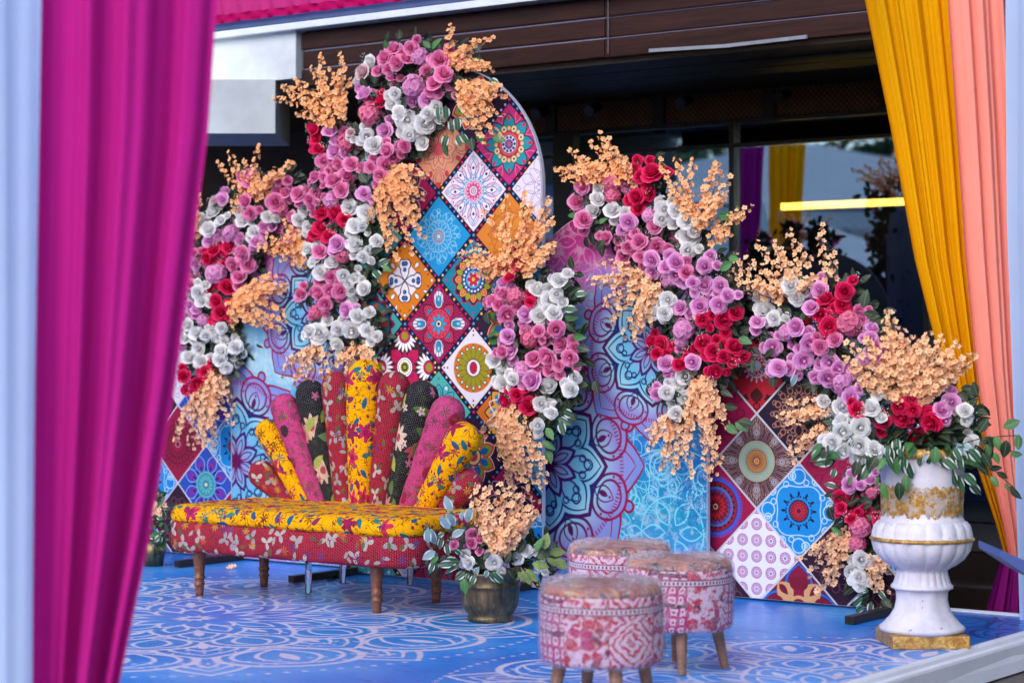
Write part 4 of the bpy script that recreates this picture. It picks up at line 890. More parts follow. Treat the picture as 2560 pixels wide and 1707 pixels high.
MB().lathe([(0.187, 0.832), (0.203, 0.834), (0.212, 0.845), (0.214, 0.862), (0.209, 0.876), (0.196, 0.880), (0.182, 0.876), (0.176, 0.83), (0.172, 0.80), (0.0, 0.80)], 72, c=UC, cap=False).build('gold_rim', gild, urn, smooth=True)
def gb(t, i):
    return 1 + 0.018 * abs(math.sin(t * 34 * PI + i * 1.3)) + 0.012 * math.sin(t * 90 + i * 2.1) + 0.010 * math.sin(t * 211 + i * 3.3)
gbm = MB().lathe([(0.1755, 0.585), (0.177, 0.60), (0.1785, 0.615), (0.1785, 0.63), (0.179, 0.645), (0.180, 0.66), (0.181, 0.675), (0.182, 0.69), (0.182, 0.70), (0.179, 0.71)], 200, gb, c=UC, cap=False)
gbm.v = [(x, y, z + (0.009 * math.sin(11 * math.atan2(y - UC.y, x - UC.x) + 1) + 0.007 * math.sin(27 * math.atan2(y - UC.y, x - UC.x)) + 0.005 * math.sin(47 * math.atan2(y - UC.y, x - UC.x)) - 0.006 if z < 0.61 else (0.006 * math.sin(29 * math.atan2(y - UC.y, x - UC.x)) if z > 0.69 else 0))) for x, y, z in gbm.v]
gbm.build('gold_relief_band', gild2, urn, smooth=True)
pl = MB().box((-0.172, -0.172, 0.0), (0.172, 0.172, 0.058)).build('plinth', gild, urn, loc=UC, rot=(0, 0, math.radians(39))); bevel(pl, 0.006)

# ------------------------------------------------------------------ brass pot
def brass_mat():
    m, g = newmat('tarnished brass'); tc = g.tc('Object'); x, y, z = g.sep(tc); n = g.noise(tc, 9, 5, 0.65); s = g.noise(g.comb(x * 30, y * 30, z * 3), 2, 3, 0.6)
    c = g.ramp(n * 0.6 + s * 0.4, [(0.3, srgb(60, 54, 48)), (0.5, srgb(112, 98, 76)), (0.7, srgb(168, 146, 104))])
    return surf(m, g, c, g.m('MULTIPLY_ADD', s, 0.35, 0.22), metal=0.85, normal=g.bump(n, 0.15, 0.01))
PC = Vector((-6.03, 8.06, 0)); brass = brass_mat()
pot = thing('brass_pot', 'round ribbed tarnished brass pot on the blue floor beside the bench', 'pot', PC)
pp = [(0.0, 0.0), (0.104, 0.0), (0.111, 0.006), (0.111, 0.022), (0.107, 0.032), (0.118, 0.046), (0.134, 0.075), (0.141, 0.11), (0.144, 0.15), (0.145, 0.168), (0.148, 0.171), (0.148, 0.178), (0.145, 0.181), (0.147, 0.205), (0.151, 0.228), (0.156, 0.238), (0.152, 0.242), (0.144, 0.232), (0.138, 0.20), (0.0, 0.19)]
MB().lathe(pp, 120, lambda t, i: 1 - (0.018 * (abs(math.sin(t * 26 * PI)) < 0.35) if 5 <= i <= 9 else 0), c=PC, cap=False).build('body', brass, pot, smooth=True)

# ------------------------------------------------------------------ drapery
def cloth_mat(name, col, transl=0.3, rough=0.7, var=0.08, sheen=0.3):
    m, g = newmat(name); tc = g.tc('Object'); n = g.noise(tc, 3, 3, 0.5); w = g.noise(tc, 260, 2, 0.5)
    c = g.mix(n, tuple(q * (1 - var) for q in col[:3]) + (1,), tuple(min(1, q * (1 + var)) for q in col[:3]) + (1,))
    cr = g.noise(tc, 14, 4, 0.6)
    return surf(m, g, c, 0.85, spec=0.08, transl=transl, normal=g.bump(w * 0.2 + cr, 0.25, 0.008))
def drape(name, mat, rows, pleats, amp, seed, label=None, cat=None, parent=None, nu=160, nv=48, group=None, across=None, hem=0.0):
    """rows: list of (left point, right point) from top to bottom; folds bulge towards the viewer side"""
    rd = random.Random(seed); ph = [rd.uniform(0, 6.28) for _ in range(8)]
    fr = [pleats * f for f in (1.0, 1.73, 0.52, 2.9)]; am = [1.0, 0.45, 0.7, 0.2]
    vs = []; us = []; R = len(rows) - 1
    for j in range(nv + 1):
        t = j / nv * R; k = min(int(t), R - 1); f = t - k
        l = rows[k][0].lerp(rows[k + 1][0], f); r = rows[k][1].lerp(rows[k + 1][1], f); wd_ = (r - l).length
        nrm = across if across is not None else (r - l).normalized().cross(Vector((0, 0, 1))).normalized()
        for i in range(nu + 1):
            u = i / nu; uu = u + 0.012 * math.sin(3.1 * j / nv + ph[5] + 4 * u)
            h = sum(a * math.sin(2 * PI * q * uu + p + 0.9 * math.sin(1.7 * j / nv + p)) for a, q, p in zip(am, fr, ph))
            h = math.copysign(abs(h) ** 0.8, h)
            p = l.lerp(r, u) + nrm * (amp * h * (0.75 + 0.25 * math.sin(2.2 * j / nv + ph[6])))
            vs.append(p); us.append((u * wd_, j / nv))
    m = nu + 1
    b = MB().add(vs, [(j * m + i, j * m + i + 1, (j + 1) * m + i + 1, (j + 1) * m + i) for j in range(nv) for i in range(nu)], us)
    base = sum((rows[-1][0], rows[-1][1]), Vector()) / 2
    me = b.mesh(name, mat, True)
    o = obj(name, me, parent)
    if label: tag(o, label, cat, group)
    return o
mag_m = cloth_mat('magenta chiffon', srgb(188, 34, 140), 0.25); yel_m = cloth_mat('mustard chiffon', srgb(236, 168, 6), 0.25); pea_m = cloth_mat('peach chiffon', srgb(255, 156, 142), 0.2); lil_m = cloth_mat('white tent cloth', srgb(180, 204, 248), 0.3)
pur_m = cloth_mat('purple chiffon', srgb(140, 24, 120)); pink_m = cloth_mat('pink chiffon', srgb(214, 60, 140), 0.45); hem_m = cloth_mat('deep pink hem', srgb(176, 12, 92), 0.2)
DL = 5.6
def rowD(xl, xr, y, D, k=0.0): return (atD(*V(xl, y), D), atD(*V(xr, y), D + k))
drape('door_drape', mag_m, [rowD(100, 512, -120, DL), rowD(98, 498, 0, DL), rowD(94, 478, 300, DL), rowD(90, 440, 600, DL), rowD(87, 400, 900, DL), rowD(85, 340, 1250, DL), rowD(84, 275, 1568, DL), rowD(84, 232, 1850, DL)], 3.3, 0.030, 3,
      'tall magenta drape hanging close to the camera on the left', 'drape', across=-DV)
drape('tent_side_cloth', lil_m, [rowD(-260, 130, -120, DL + 0.18), rowD(-260, 130, 700, DL + 0.18), rowD(-260, 130, 1850, DL + 0.18)], 2.6, 0.022, 5, 'pale blue white tent cloth at the left picture edge', 'drape', across=-DV)
DR = 10.7
drape('entrance_drape', yel_m, [rowD(1955, 2190, -150, DR), rowD(1985, 2182, 0, DR), rowD(2045, 2205, 300, DR), rowD(2100, 2222, 600, DR), rowD(2175, 2250, 900, DR), rowD(2235, 2282, 1050, DR), rowD(2285, 2318, 1200, DR), rowD(2318, 2342, 1320, DR), rowD(2328, 2356, 1420, DR)], 4.6, 0.016, 11,
      'mustard yellow drape gathered towards its foot on the right', 'drape', across=-DV)
drape('entrance_drape', pea_m, [rowD(2172, 2306, -150, DR - .1), rowD(2176, 2306, 0, DR - .1), rowD(2196, 2322, 300, DR - .1), rowD(2216, 2334, 600, DR - .1), rowD(2240, 2344, 850, DR - .1), rowD(2268, 2354, 1050, DR - .1), rowD(2306, 2362, 1220, DR - .1), rowD(2326, 2366, 1330, DR - .1), rowD(2322, 2374, 1440, DR - .1)], 2.9, 0.019, 12,
      'peach pink drape between the yellow and the purple one', 'drape', across=-DV)
drape('entrance_drape', pur_m, [rowD(2290, 2320, -150, DR + .12), rowD(2294, 2316, 0, DR + .12), rowD(2310, 2330, 500, DR + .12), rowD(2318, 2342, 800, DR + .12), rowD(2330, 2365, 1300, DR + .12), rowD(2262, 2352, 1430, DR + .12)], 1.5, 0.015, 13, 'narrow purple drape behind the peach one', 'drape', across=-DV)
drape('tied_drape_end', pur_m, [rowD(2300, 2340, 1285, DR - .2), rowD(2284, 2344, 1330, DR - .2), rowD(2264, 2344, 1400, DR - .2), rowD(2258, 2350, 1440, DR - .2)], 2.3, 0.022, 14, 'bunched magenta cloth end behind the stage corner', 'drape', across=-DV, nv=20)
drape('tent_post_cloth', lil_m, [rowD(2309, 2520, -150, DR - .6), rowD(2312, 2520, 500, DR - .6), rowD(2326, 2520, 900, DR - .6), rowD(2342, 2520, 1440, DR - .6)], 2.2, 0.010, 15, 'pale lilac tent post cloth at the right picture edge', 'drape', across=-DV)
# pink valance and lilac tent edge overhead
pv = [onY(*V(x, y), 8.9) for x, y in ((440, 56), (1060, -4))]; zb = (pv[0].z + pv[1].z) / 2
val = thing('pink_valance', 'gathered pink valance with darker hem along the tent edge', 'valance', (-7.9, 8.9, zb))
A = lambda x, z, Y=8.9: Vector((x, Y, z))
drape('valance_cloth', pink_m, [(A(-9.6, zb + 0.34), A(-5.2, zb + 0.34)), (A(-9.6, zb + 0.045), A(-5.2, zb + 0.045))], 34, 0.010, 21, parent=val, nu=700, nv=6, across=Vector((0, -1, 0)))
drape('hem', hem_m, [(A(-9.6, zb + 0.05, 8.897), A(-5.2, zb + 0.05, 8.897)), (A(-9.6, zb, 8.897), A(-5.2, zb, 8.897))], 34, 0.010, 21, parent=val, nu=700, nv=3, across=Vector((0, -1, 0)))
zt0 = onY(*V(827, 34), 9.0).z
tb = thing('tent_edge_beam', 'lilac cloth covered tent edge beam above the pink valance', 'tent frame', (-7.5, 9.0, zt0))
tbm = MB(); nn = 60
tbm.add([(-9.8 + 5.0 * i / nn, 8.97 + 0.006 * math.sin(i * 1.9), z) for z in (zt0, zt0 + 0.5) for i in range(nn + 1)] + [(-9.8 + 5.0 * i / nn, 9.06, z) for z in (zt0 + 0.01, zt0 + 0.5) for i in range(nn + 1)],
        [(i, i + 1, nn + 1 + i + 1, nn + 1 + i) for i in range(nn)] + [(2 * (nn + 1) + i + 1, 2 * (nn + 1) + i, i, i + 1)[::-1] for i in range(nn)])
tbm.build('beam_cover', lil_m, tb, smooth=True)
MB().tube([(-9.8, 9.02, zt0 + 0.06), (-4.8, 9.02, zt0 + 0.06)], 0.03, 12).build('beam_tube', steel, tb, smooth=True)

# blue plastic chair standing on the paving beside the stage, only its edge in view
ch_m = plain('slate blue chair plastic', srgb(66, 84, 150), 0.45, 0.05)
cc = atD(*V(2296, 1262), 8.0); chair = thing('plastic_chair', 'slate blue plastic chair whose edge enters at the lower right', 'chair', (cc.x + 0.42, cc.y + 0.2, -0.16))
w, h_ = RV, Vector((0, 0, 1)); b = MB()
vs = []
for i in range(13):
    t = i / 12; p = cc + RV * (t * 0.62); zz = -0.30 * t * (1 - 0.35 * t); th = 0.03 + 0.03 * min(1, t * 4)
    for q in (0, 1):
        for dd in (0.0, 0.36): vs.append(p + DV * dd + Vector((0, 0, zz - q * th)))
b.add(vs, [f for i in range(12) for f in ((i * 4, i * 4 + 4, i * 4 + 5, i * 4 + 1), (i * 4 + 2, i * 4 + 3, i * 4 + 7, i * 4 + 6), (i * 4, i * 4 + 2, i * 4 + 6, i * 4 + 4), (i * 4 + 1, i * 4 + 5, i * 4 + 7, i * 4 + 3))] + [(0, 1, 3, 2), (48, 50, 51, 49)])
b.build('arm_rest', ch_m, chair, smooth=False)
for (dx, dy, tz) in ((0.22, 0.02, 0.36), (0.22, 0.34, 0.36), (0.60, 0.02, 0.22), (0.60, 0.34, 0.22)):
    p = cc + RV * dx + DV * dy; MB().tube([(p.x, p.y, -0.16), (p.x, p.y, tz)], 0.02, 10).build('leg', ch_m, chair, smooth=True)
p = cc + RV * 0.22; sx = MB()
sx.add([p + RV * a + DV * c_ + Vector((0, 0, 0.26 - p.z + z)) for z in (0, 0.03) for (a, c_) in ((0, 0), (0.42, 0), (0.42, 0.38), (0, 0.38))], [(3, 2, 1, 0), (4, 5, 6, 7), (0, 1, 5, 4), (1, 2, 6, 5), (2, 3, 7, 6), (3, 0, 4, 7)])
sx.build('seat', ch_m, chair)

# ------------------------------------------------------------------ flowers
rf = random.Random(21)
def petal_mat(name, deep, light, transl=0.38, var=0.10, tipmix=True):
    m, g = newmat(name); u, v, _ = g.sep(g.tc('UV')); r = g.rnd()
    c = g.mix(g.m('MULTIPLY_ADD', v, 1.15, -0.15, clamp=True), srgb(*deep), srgb(*light))
    c = g.mix(g.m('MULTIPLY_ADD', r, 0.30 if deep[1] < 200 else 0.08, 0.0), c, tuple(q * 0.80 for q in srgb(*deep)[:3]) + (1,))
    c = g.mix(g.step(v - 0.88, 0.25) * 0.30, c, tuple(0.10 + 0.90 * q for q in srgb(*light)[:3]) + (1,))
    vn = g.noise(g.comb(u * 9, v * 1.5), 3, 3, 0.5)
    c = g.mix(0.06, c, vn, 'OVERLAY')
    return surf(m, g, c, 0.62, spec=0.25, transl=transl, normal=g.bump(vn, 0.25, 0.01))
ROSE_M = {'k': petal_mat('pink rose petals', (238, 104, 174), (255, 172, 220)), 'm': petal_mat('crimson rose petals', (214, 6, 78), (250, 38, 118)), 'l': petal_mat('lilac pink rose petals', (240, 144, 214), (255, 202, 248)),
          'w': petal_mat('white rose petals', (244, 243, 242), (252, 252, 254)), 'b': petal_mat('blush rose petals', (226, 180, 190), (244, 222, 228))}
HYD_M = {'k': petal_mat('rose pink hydrangea', (222, 90, 140), (250, 160, 192)), 'l': petal_mat('lilac hydrangea', (220, 130, 196), (248, 194, 232)), 'm': petal_mat('deep pink hydrangea', (186, 30, 92), (226, 80, 130))}
def leaf_mat(name, c0, c1, edge=None, rough=0.42, yellow=None):
    m, g = newmat(name); u, v, _ = g.sep(g.tc('UV')); r = g.rnd(); av = g.abs(v)
    n = g.noise(g.comb(u * 4, v * 4, r * 9.0), 3, 3, 0.6)
    c = g.ramp(n * 0.6 + r * 0.4, [(0.25, srgb(*c0)), (0.75, srgb(*c1))])
    c = g.mix(g.step(0.05 - av, 0.06) * 0.4, c, srgb(150, 170, 130))
    veins = g.step(g.sin(u * 40.0 + av * 14.0) - 0.6, 0.5) * 0.18; c = g.mix(veins, c, srgb(130, 150, 120))
    if edge: c = g.mix(g.step(av + (n - 0.5) * 0.5 - 0.66, 0.10), c, srgb(*edge))
    if yellow: c = g.mix(g.step(g.noise(g.comb(u * 9, v * 9, r * 5.0), 3, 2) - 0.53, 0.06), c, srgb(*yellow))
    return surf(m, g, c, rough, spec=0.4, transl=0.12, normal=g.bump(veins + n * 0.3, 0.3, 0.004))
LEAF = {'d': leaf_mat('dark green leaves', (10, 26, 18), (24, 50, 30)), 'g': leaf_mat('fresh green leaves', (34, 84, 44), (66, 128, 62)), 'v': leaf_mat('white-edged leaves', (16, 56, 44), (36, 92, 62), (206, 216, 214)),
        's': leaf_mat('silvery blue leaves', (86, 116, 128), (138, 168, 186), (180, 200, 212)), 'y': leaf_mat('yellow-flecked leaves', (26, 74, 36), (60, 108, 52), None, 0.42, (178, 186, 104))}
twig_m = plain('red brown twig', srgb(88, 40, 34), 0.7, 0.2); stem_m = plain('green flower stems', srgb(40, 66, 36), 0.7, 0.2)

def rose_mesh(seed, openness=1.0):
    rd = random.Random(seed); b = MB()
    layers = [(3, .04, .15, .84, .02), (4, .08, .28, .82, -.05), (5, .12, .43, .74, -.10), (5, .15, .60, .60, -.15), (5, .18, .79, .38, -.22), (5, .20, .98, .08, -.30)]
    tw = rd.uniform(0, 6)
    for li, (n, rb, rt, zt, curl) in enumerate(layers):
        rt *= (0.75 + 0.25 * openness) if li > 2 else 1
        tw += rd.uniform(0.3, 1.0)
        for k in range(n):
            a0 = tw + 2 * PI * k / n + rd.uniform(-.12, .12); hw = 2 * PI / n * (0.66 if li > 1 else 0.8) ; zt_ = zt + rd.uniform(-.10, .10); rt_ = rt * rd.uniform(.84, 1.14); S, T = 4, 4
            vs, us = [], []; wv = rd.uniform(0, 6); lean = rd.uniform(-.22, .22)
            for j in range(T + 1):
                t = j / T
                for i in range(S + 1):
                    s = i / S * 2 - 1
                    wd_ = hw * (0.45 + 0.75 * math.sin(min(1, t * 0.75 + .12) * PI * 0.72)) * (1 - 0.25 * max(0, t - .75) * 4 * abs(s) ** 2)
                    r = rb + (rt_ - rb) * (math.sin(t * PI / 2) ** 0.7) * (1 - 0.07 * s * s) + max(0, -curl) * 0.55 * (max(0, t - .6) / .4) ** 1.5; r *= (1 - (.62, .42)[li] * t * t) if li < 2 else 1; r += (0.07 * (1 - 1.7 * abs(s)) * t ** 3 if li > 2 else 0)
                    z = -0.36 + (zt_ + 0.36) * (t ** 0.9) + curl * 0.45 * (max(0, t - .7) / .3) ** 2 - 0.12 * (s * s) * t * (li > 1) + (0.04 + .03 * (li > 2)) * math.sin(3.4 * s + wv) * t
                    a = a0 + s * wd_ + lean * t
                    vs.append((r * math.cos(a), r * math.sin(a), z)); us.append((s, t))
            b.add(vs, [(j * (S + 1) + i, j * (S + 1) + i + 1, (j + 1) * (S + 1) + i + 1, (j + 1) * (S + 1) + i) for j in range(T) for i in range(S)], us)
    # closed heart
    vs = [((0.13 - 0.008 * t) * math.cos(t * .9) * (1 - .25 * q), (0.13 - 0.008 * t) * math.sin(t * .9) * (1 - .25 * q), 0.55 + 0.018 * t + (q * 0.20)) for t in range(14) for q in (0, 1)]
    b.add(vs, [(2 * i, 2 * i + 2, 2 * i + 3, 2 * i + 1) for i in range(13)], [(0, .3 + q * 0.5) for t in range(14) for q in (0, 1)])
    n0 = len(b.v); b.add([(0.19 * math.cos(k), 0.19 * math.sin(k), 0.48) for k in [i * PI / 4 for i in range(8)]] + [(0, 0, .70)], [(i, (i + 1) % 8, 8) for i in range(8)], [(0, .5)] * 9)
    return b
ROSES = {}
def rose_data(col, k):
    if (col, k) not in ROSES: ROSES[(col, k)] = rose_mesh(100 + k, [1, .8, 1, .6, .9, .7][k % 6]).mesh('rose', ROSE_M[col], True)
    return ROSES[(col, k)]
def hyd_mesh(seed):
    rd = random.Random(seed); b = MB(); pts = []
    for _ in range(30):
        for _t in range(30):
            d = Vector((rd.gauss(0, 1), rd.gauss(0, 1), rd.gauss(0.25, 1))).normalized()
            if d.z > -0.45 and all((d - q).length > 0.40 for q in pts): pts.append(d); break
    for d in pts:
        c = d * rd.uniform(.66, .98); q = d.to_track_quat('Z', 'Y'); a0 = rd.uniform(0, 6); s = rd.uniform(.34, .46)
        for k in range(4):
            a = a0 + k * PI / 2; e = Vector((math.cos(a), math.sin(a), 0)); f = Vector((-math.sin(a), math.cos(a), 0))
            loc = [(e * 0.0, 0), (e * .62 + f * .62 + Vector((0, 0, .14)), .7), (e * 1.08 + Vector((0, 0, .02)), 1), (e * .62 - f * .62 + Vector((0, 0, .14)), .7)]
            b.add([c + q @ (p * s) for p, _ in loc], [(0, 3, 2), (0, 2, 1)], [(0, v) for _, v in loc])
    return b
HYDS = {}
def hyd_data(col, k):
    if (col, k) not in HYDS: HYDS[(col, k)] = hyd_mesh(300 + k).mesh('hydrangea', HYD_M[col], False)
    return HYDS[(col, k)]
def leaf_shape(b, base, d, nrm, L, W, fold=0.25, droop=0.2, kind=0):
    """pointed folded leaf from base along d"""
    d = d.normalized(); s = d.cross(nrm).normalized(); n = s.cross(d).normalized()
    ts = (0, .10, .28, .5, .72, .89, 1.0); ws = (0.05, .48, .90, 1.0, .76, .36, 0.02)
    vs, us = [], []
    for t, w in zip(ts, ws):
        c = base + d * (L * t) - n * (droop * L * t * t)
        vs += [c - s * (W * w) + n * (fold * W * w), c, c + s * (W * w) + n * (fold * W * w)]; us += [(t, -w if w > .1 else -.3), (t, 0), (t, w if w > .1 else .3)]
    b.add(vs, [f for j in range(6) for f in ((3 * j, 3 * j + 1, 3 * j + 4, 3 * j + 3), (3 * j + 1, 3 * j + 2, 3 * j + 5, 3 * j + 4))], us)
LEAFD = {}
def leaf_data(kind, k):
    if (kind, k) not in LEAFD:
        b = MB(); rd = random.Random(k); leaf_shape(b, Vector(), Vector((0, 1, 0)), Vector((0, 0, 1)), 1.0, [.27, .30, .24][k % 3], rd.uniform(.1, .4), rd.uniform(.0, .35))
        LEAFD[(kind, k)] = b.mesh('leaf', LEAF[kind], True)
    return LEAFD[(kind, k)]
def rv(s=1.0): return Vector((rf.uniform(-s, s), rf.uniform(-s, s), rf.uniform(-s, s)))

def apricot(name, c0, c1):
    m, g = newmat(name); u, v, _ = g.sep(g.tc('UV')); r = g.rnd()
    c = g.mix(v, srgb(*c0), srgb(*c1)); c = g.mix(u * 0.55, c, srgb(*c0)); c = g.mix(g.step(u - 0.8, 0.3) * 0.4, c, srgb(255, 226, 190)); c = g.mix(g.step(0.16 - v, 0.08), c, srgb(206, 140, 20))
    return surf(m, g, c, 0.7, spec=0.2, transl=0.25, sheen=0.1)
APR = {'o': apricot('orange blossom', (253, 174, 114), (255, 206, 156)), 'p': apricot('pale peach blossom', (253, 188, 138), (255, 222, 186))}
def blossom(b, c, nrm, r, rd):
    q = nrm.to_track_quat('Z', 'Y'); a0 = rd.uniform(0, 6); cup = rd.uniform(.25, .95); tone = rd.random()
    for k in range(5):
        a = a0 + k * 2 * PI / 5; e = Vector((math.cos(a), math.sin(a), 0)); f = Vector((-math.sin(a), math.cos(a), 0)); z = Vector((0, 0, 1)); rr_ = r * rd.uniform(.85, 1.12)
        loc = [(e * .05, 0), (e * .58 + f * .42 + z * (cup * .5), .6), (e * .98 + f * .22 + z * (cup * .8 + rd.uniform(-.15, .1)), 1), (e * .98 - f * .22 + z * (cup * .8), 1), (e * .58 - f * .42 + z * (cup * .5), .6), (e * .6 + z * (cup * .38), .55)]
        b.add([c + q @ (p * rr_) for p, _ in loc], [(0, 5, 1), (5, 2, 1), (5, 3, 2), (5, 4, 3), (0, 4, 5)], [(tone, v) for _, v in loc])
def spray(parent, base, tip, col, r=0.0205, droop=0.0, start=0.12, seed=0, bare=False):
    rd = random.Random(seed); ax = tip - base; L = ax.length
    if L < 0.03: return
    side = ax.cross(Vector((0, 1, 0))).normalized() * rd.uniform(-.06, .06) * L + Vector((0, -1, 0)) * rd.uniform(.02, .12) * L + Vector((0, 0, droop * L))
    pt = lambda t: base + ax * t + side * (4 * t * (1 - t))
    b = MB(); tw = MB(); tw.tube([pt(t / 6) for t in range(7)], [0.0030 - 0.0018 * t / 6 for t in range(7)], 5)
    n = max(4, int(L * (1 - start) / 0.0175)); a = rd.uniform(0, 6)
    for i in range(n):
        t = start + (1 - start) * (i + .5) / n; a += 2.4 + rd.uniform(-.5, .5)
        tang = (pt(min(1, t + .02)) - pt(t - .02)).normalized(); s = tang.orthogonal().normalized(); o = (s * math.cos(a) + tang.cross(s) * math.sin(a))
        if o.y > 0.55: o.y *= -0.6; o.normalize()
        off = rd.uniform(.007, .019) * (1.35 - .65 * t); c = pt(t) + o * off
        nr = (o + tang * rd.uniform(.1, .7) + Vector((.4, -.7, .15)) * rd.uniform(0, 1.2)).normalized(); rr_ = r * rd.uniform(.72, 1.15) * (1.05 - .3 * t)
        blossom(b, c, nr, rr_, rd)
        if rd.random() < 0.5: tw.tube([pt(t - .02), c], 0.0012, 3, False)
    o = b.build('blossom_spray', APR[col], parent, smooth=True); o['kind'] = 'stuff'
    tw.build('twig', twig_m, o)

ZS = {'A': (360, 0, .40816), 'B': (900, 0, .40816), 'C': (1340, 280, .40816), 'D': (1780, 500, .49745), 'E': (360, 580, .40816), 'F': (900, 580, .40816), 'G': (1040, 1180, .25510), 'H': (1780, 1080, .39979), 'R': (1660, 780, .47214), 'V': (0, 0, K)}
def zp(z, x, y): a = ZS[z]; return a[0] + x * a[2], a[1] + y * a[2]
def garland(label, cat, Y, roses, hyds, sprays, loc, name='flower_garland', leafk='dddg', leaves=7, thick=0.10, group='flower garlands', bres=40, flat=None):
    """roses: 'zoom' -> [(x, y, r, colour)]; sprays: (zoom, base, tips, colour, extra)"""
    ga = thing(name, label, cat, loc, group)
    cen = []
    place = (lambda x, y, o: onY(x, y, Y - o)) if flat is None else flat
    rec = []
    for z, lst in roses.items():
        for (x, y, r, col) in lst:
            px, py = zp(z, x, y); p = place(px, py, thick + rf.uniform(-.03, .05)); R = r * ZS[z][2] / FPX * depth(p) * 1.0
            rec.append((p, R, col, 'r'))
    for z, lst in hyds.items():
        for (x, y, r, col) in lst:
            px, py = zp(z, x, y); p = place(px, py, thick - 0.01 + rf.uniform(-.02, .03)); R = r * ZS[z][2] / FPX * depth(p) * 0.95
            rec.append((p, R, col, 'h'))
    for (p, R, col, ty) in list(rec):
        for _k in range(2):
            a = rf.uniform(0, 6.28); q = p + Vector((math.cos(a) * R * 1.35, R * 0.55, math.sin(a) * R * 1.35)); r2 = R * rf.uniform(.55, .85)
            if all((q - w_[0]).length > (w_[1] + r2) * 0.62 for w_ in rec): rec.append((q, r2, {'b': 'w'}.get(col, col), 'f'))
    cloud = [q[0] for q in rec]
    fol = MB(); brt = MB()
    for (p, R, col, ty) in rec:
        near = [q for q in cloud if (q - p).length < 0.25]; mid = sum(near, Vector()) / len(near)
        out = (p - mid); out.y = 0
        nrm = (Vector((0.42, -0.95, 0.15)) + out * 2.8 + rv(0.5)).normalized()
        q = nrm.to_track_quat('Z', 'Y') @ Quaternion((0, 0, 1), rf.uniform(0, 6.28))
        sc = R * rf.uniform(.95, 1.05)
        if ty in 'rf': obj('rose', rose_data(col, rf.randrange(6)), ga, p, q, (sc, sc, sc * rf.uniform(.85, 1.1)))
        else: obj('hydrangea', hyd_data(col, rf.randrange(3)), ga, p, q, sc)
        # leaves behind each bloom
        for k in range(leaves if ty != 'f' else 1):
            a = rf.uniform(0, 6.28); d = Vector((math.cos(a), rf.uniform(-.55, .35), math.sin(a)))
            bs = p + Vector((0, rf.uniform(.03, .08), 0)) + d * (R * rf.uniform(.1, .7)); leaf_shape(fol, bs, d, (Vector((0, -1, .3)) + rv(.7)).normalized(), rf.uniform(.045, .08), rf.uniform(.013, .023), rf.uniform(.1, .5), rf.uniform(-.1, .5))
        fol.tube([p + Vector((0, .02, 0)), p.lerp(mid, .6) + Vector((0, .07, -.04))], 0.004, 4, False)
        if rf.random() < bres / 100:
            a = rf.uniform(0, 6.28); c = p + Vector((math.cos(a) * R * 1.05, -R * .25, math.sin(a) * R * 1.05))
            for _ in range(14):
                s = c + rv(.022); e = 0.0028
                brt.add([s + Vector(v_) * e for v_ in ((1, 0, 0), (-1, 0, 0), (0, 1, 0), (0, -1, 0), (0, 0, 1), (0, 0, -1))], [(0, 2, 4), (2, 1, 4), (1, 3, 4), (3, 0, 4), (2, 0, 5), (1, 2, 5), (3, 1, 5), (0, 3, 5)])
    # dark backing foliage that fills the gaps between the blooms
    for (p, R, col, ty) in rec:
        for k in range(5 if ty != 'f' else 1):
            c = p + Vector((rf.gauss(0, .04), rf.uniform(.05, .10), rf.gauss(0, .04))); a = rf.uniform(0, 6.28)
            leaf_shape(fol, c, Vector((math.cos(a), rf.uniform(-.3, .2), math.sin(a))), (Vector((0, -1, .2)) + rv(.5)).normalized(), rf.uniform(.055, .085), rf.uniform(.018, .027), .2, .2)
    o = fol.build('foliage', LEAF['d'], ga, smooth=True); o['kind'] = 'stuff'
    if brt.v: o = brt.build('baby_breath', ROSE_M['w'], ga); o['kind'] = 'stuff'
    for (z, base, tips, col, extra) in sprays:
        bx, by = zp(z, *base); tt = []
        for (tz, x, y) in [(t if len(t) == 3 else (z,) + t) for t in tips]: tt.append(zp(tz, x, y))
        tt.sort(key=lambda t: math.atan2(t[1] - by, t[0] - bx)); allt = list(tt)
        for e in range(int(extra * 0.46)):
            i = rf.randrange(len(tt)); j = min(len(tt) - 1, i + 1) if rf.random() < .8 else i; f = rf.random(); s = rf.uniform(.5, 1.02)
            x = tt[i][0] * (1 - f) + tt[j][0] * f; y = tt[i][1] * (1 - f) + tt[j][1] * f; allt.append((bx + (x - bx) * s, by + (y - by) * s))
        for (x, y) in allt:
            B = place(bx + rf.uniform(-14, 14), by + rf.uniform(-14, 14), thick * .5 + rf.uniform(0, .04)); T = place(x, y, thick + rf.uniform(-.02, .10))
            spray(ga, B, T, col, seed=rf.randrange(10 ** 6), droop=rf.uniform(-.02, .06))
    return ga
def leaves_at(ga, lst, Y=None, flat=None):
    """single big leaves: (zoom, base xy, tip xy, kind, width ratio)"""
    for (z, a, b_, kind) in lst:
        f = flat or (lambda x, y, o: onY(x, y, Y - o)); o0 = rf.uniform(.08, .16)
        A_, B_ = f(*zp(z, *a), o0), f(*zp(z, *b_), o0 + rf.uniform(-.01, .03)); d = B_ - A_; L = min(d.length, 0.080); A_ = B_ - d.normalized() * L
        q = leafrot(d, (Vector((.3, -1, .35)) + rv(.5)).normalized())
        obj('leaf', leaf_data(kind, rf.randrange(5)), ga, A_, q, L)
def leafrot(d, n):
    y = d.normalized(); x = y.cross(n).normalized(); z = x.cross(y)
    return Matrix((x, y, z)).transposed().to_quaternion()

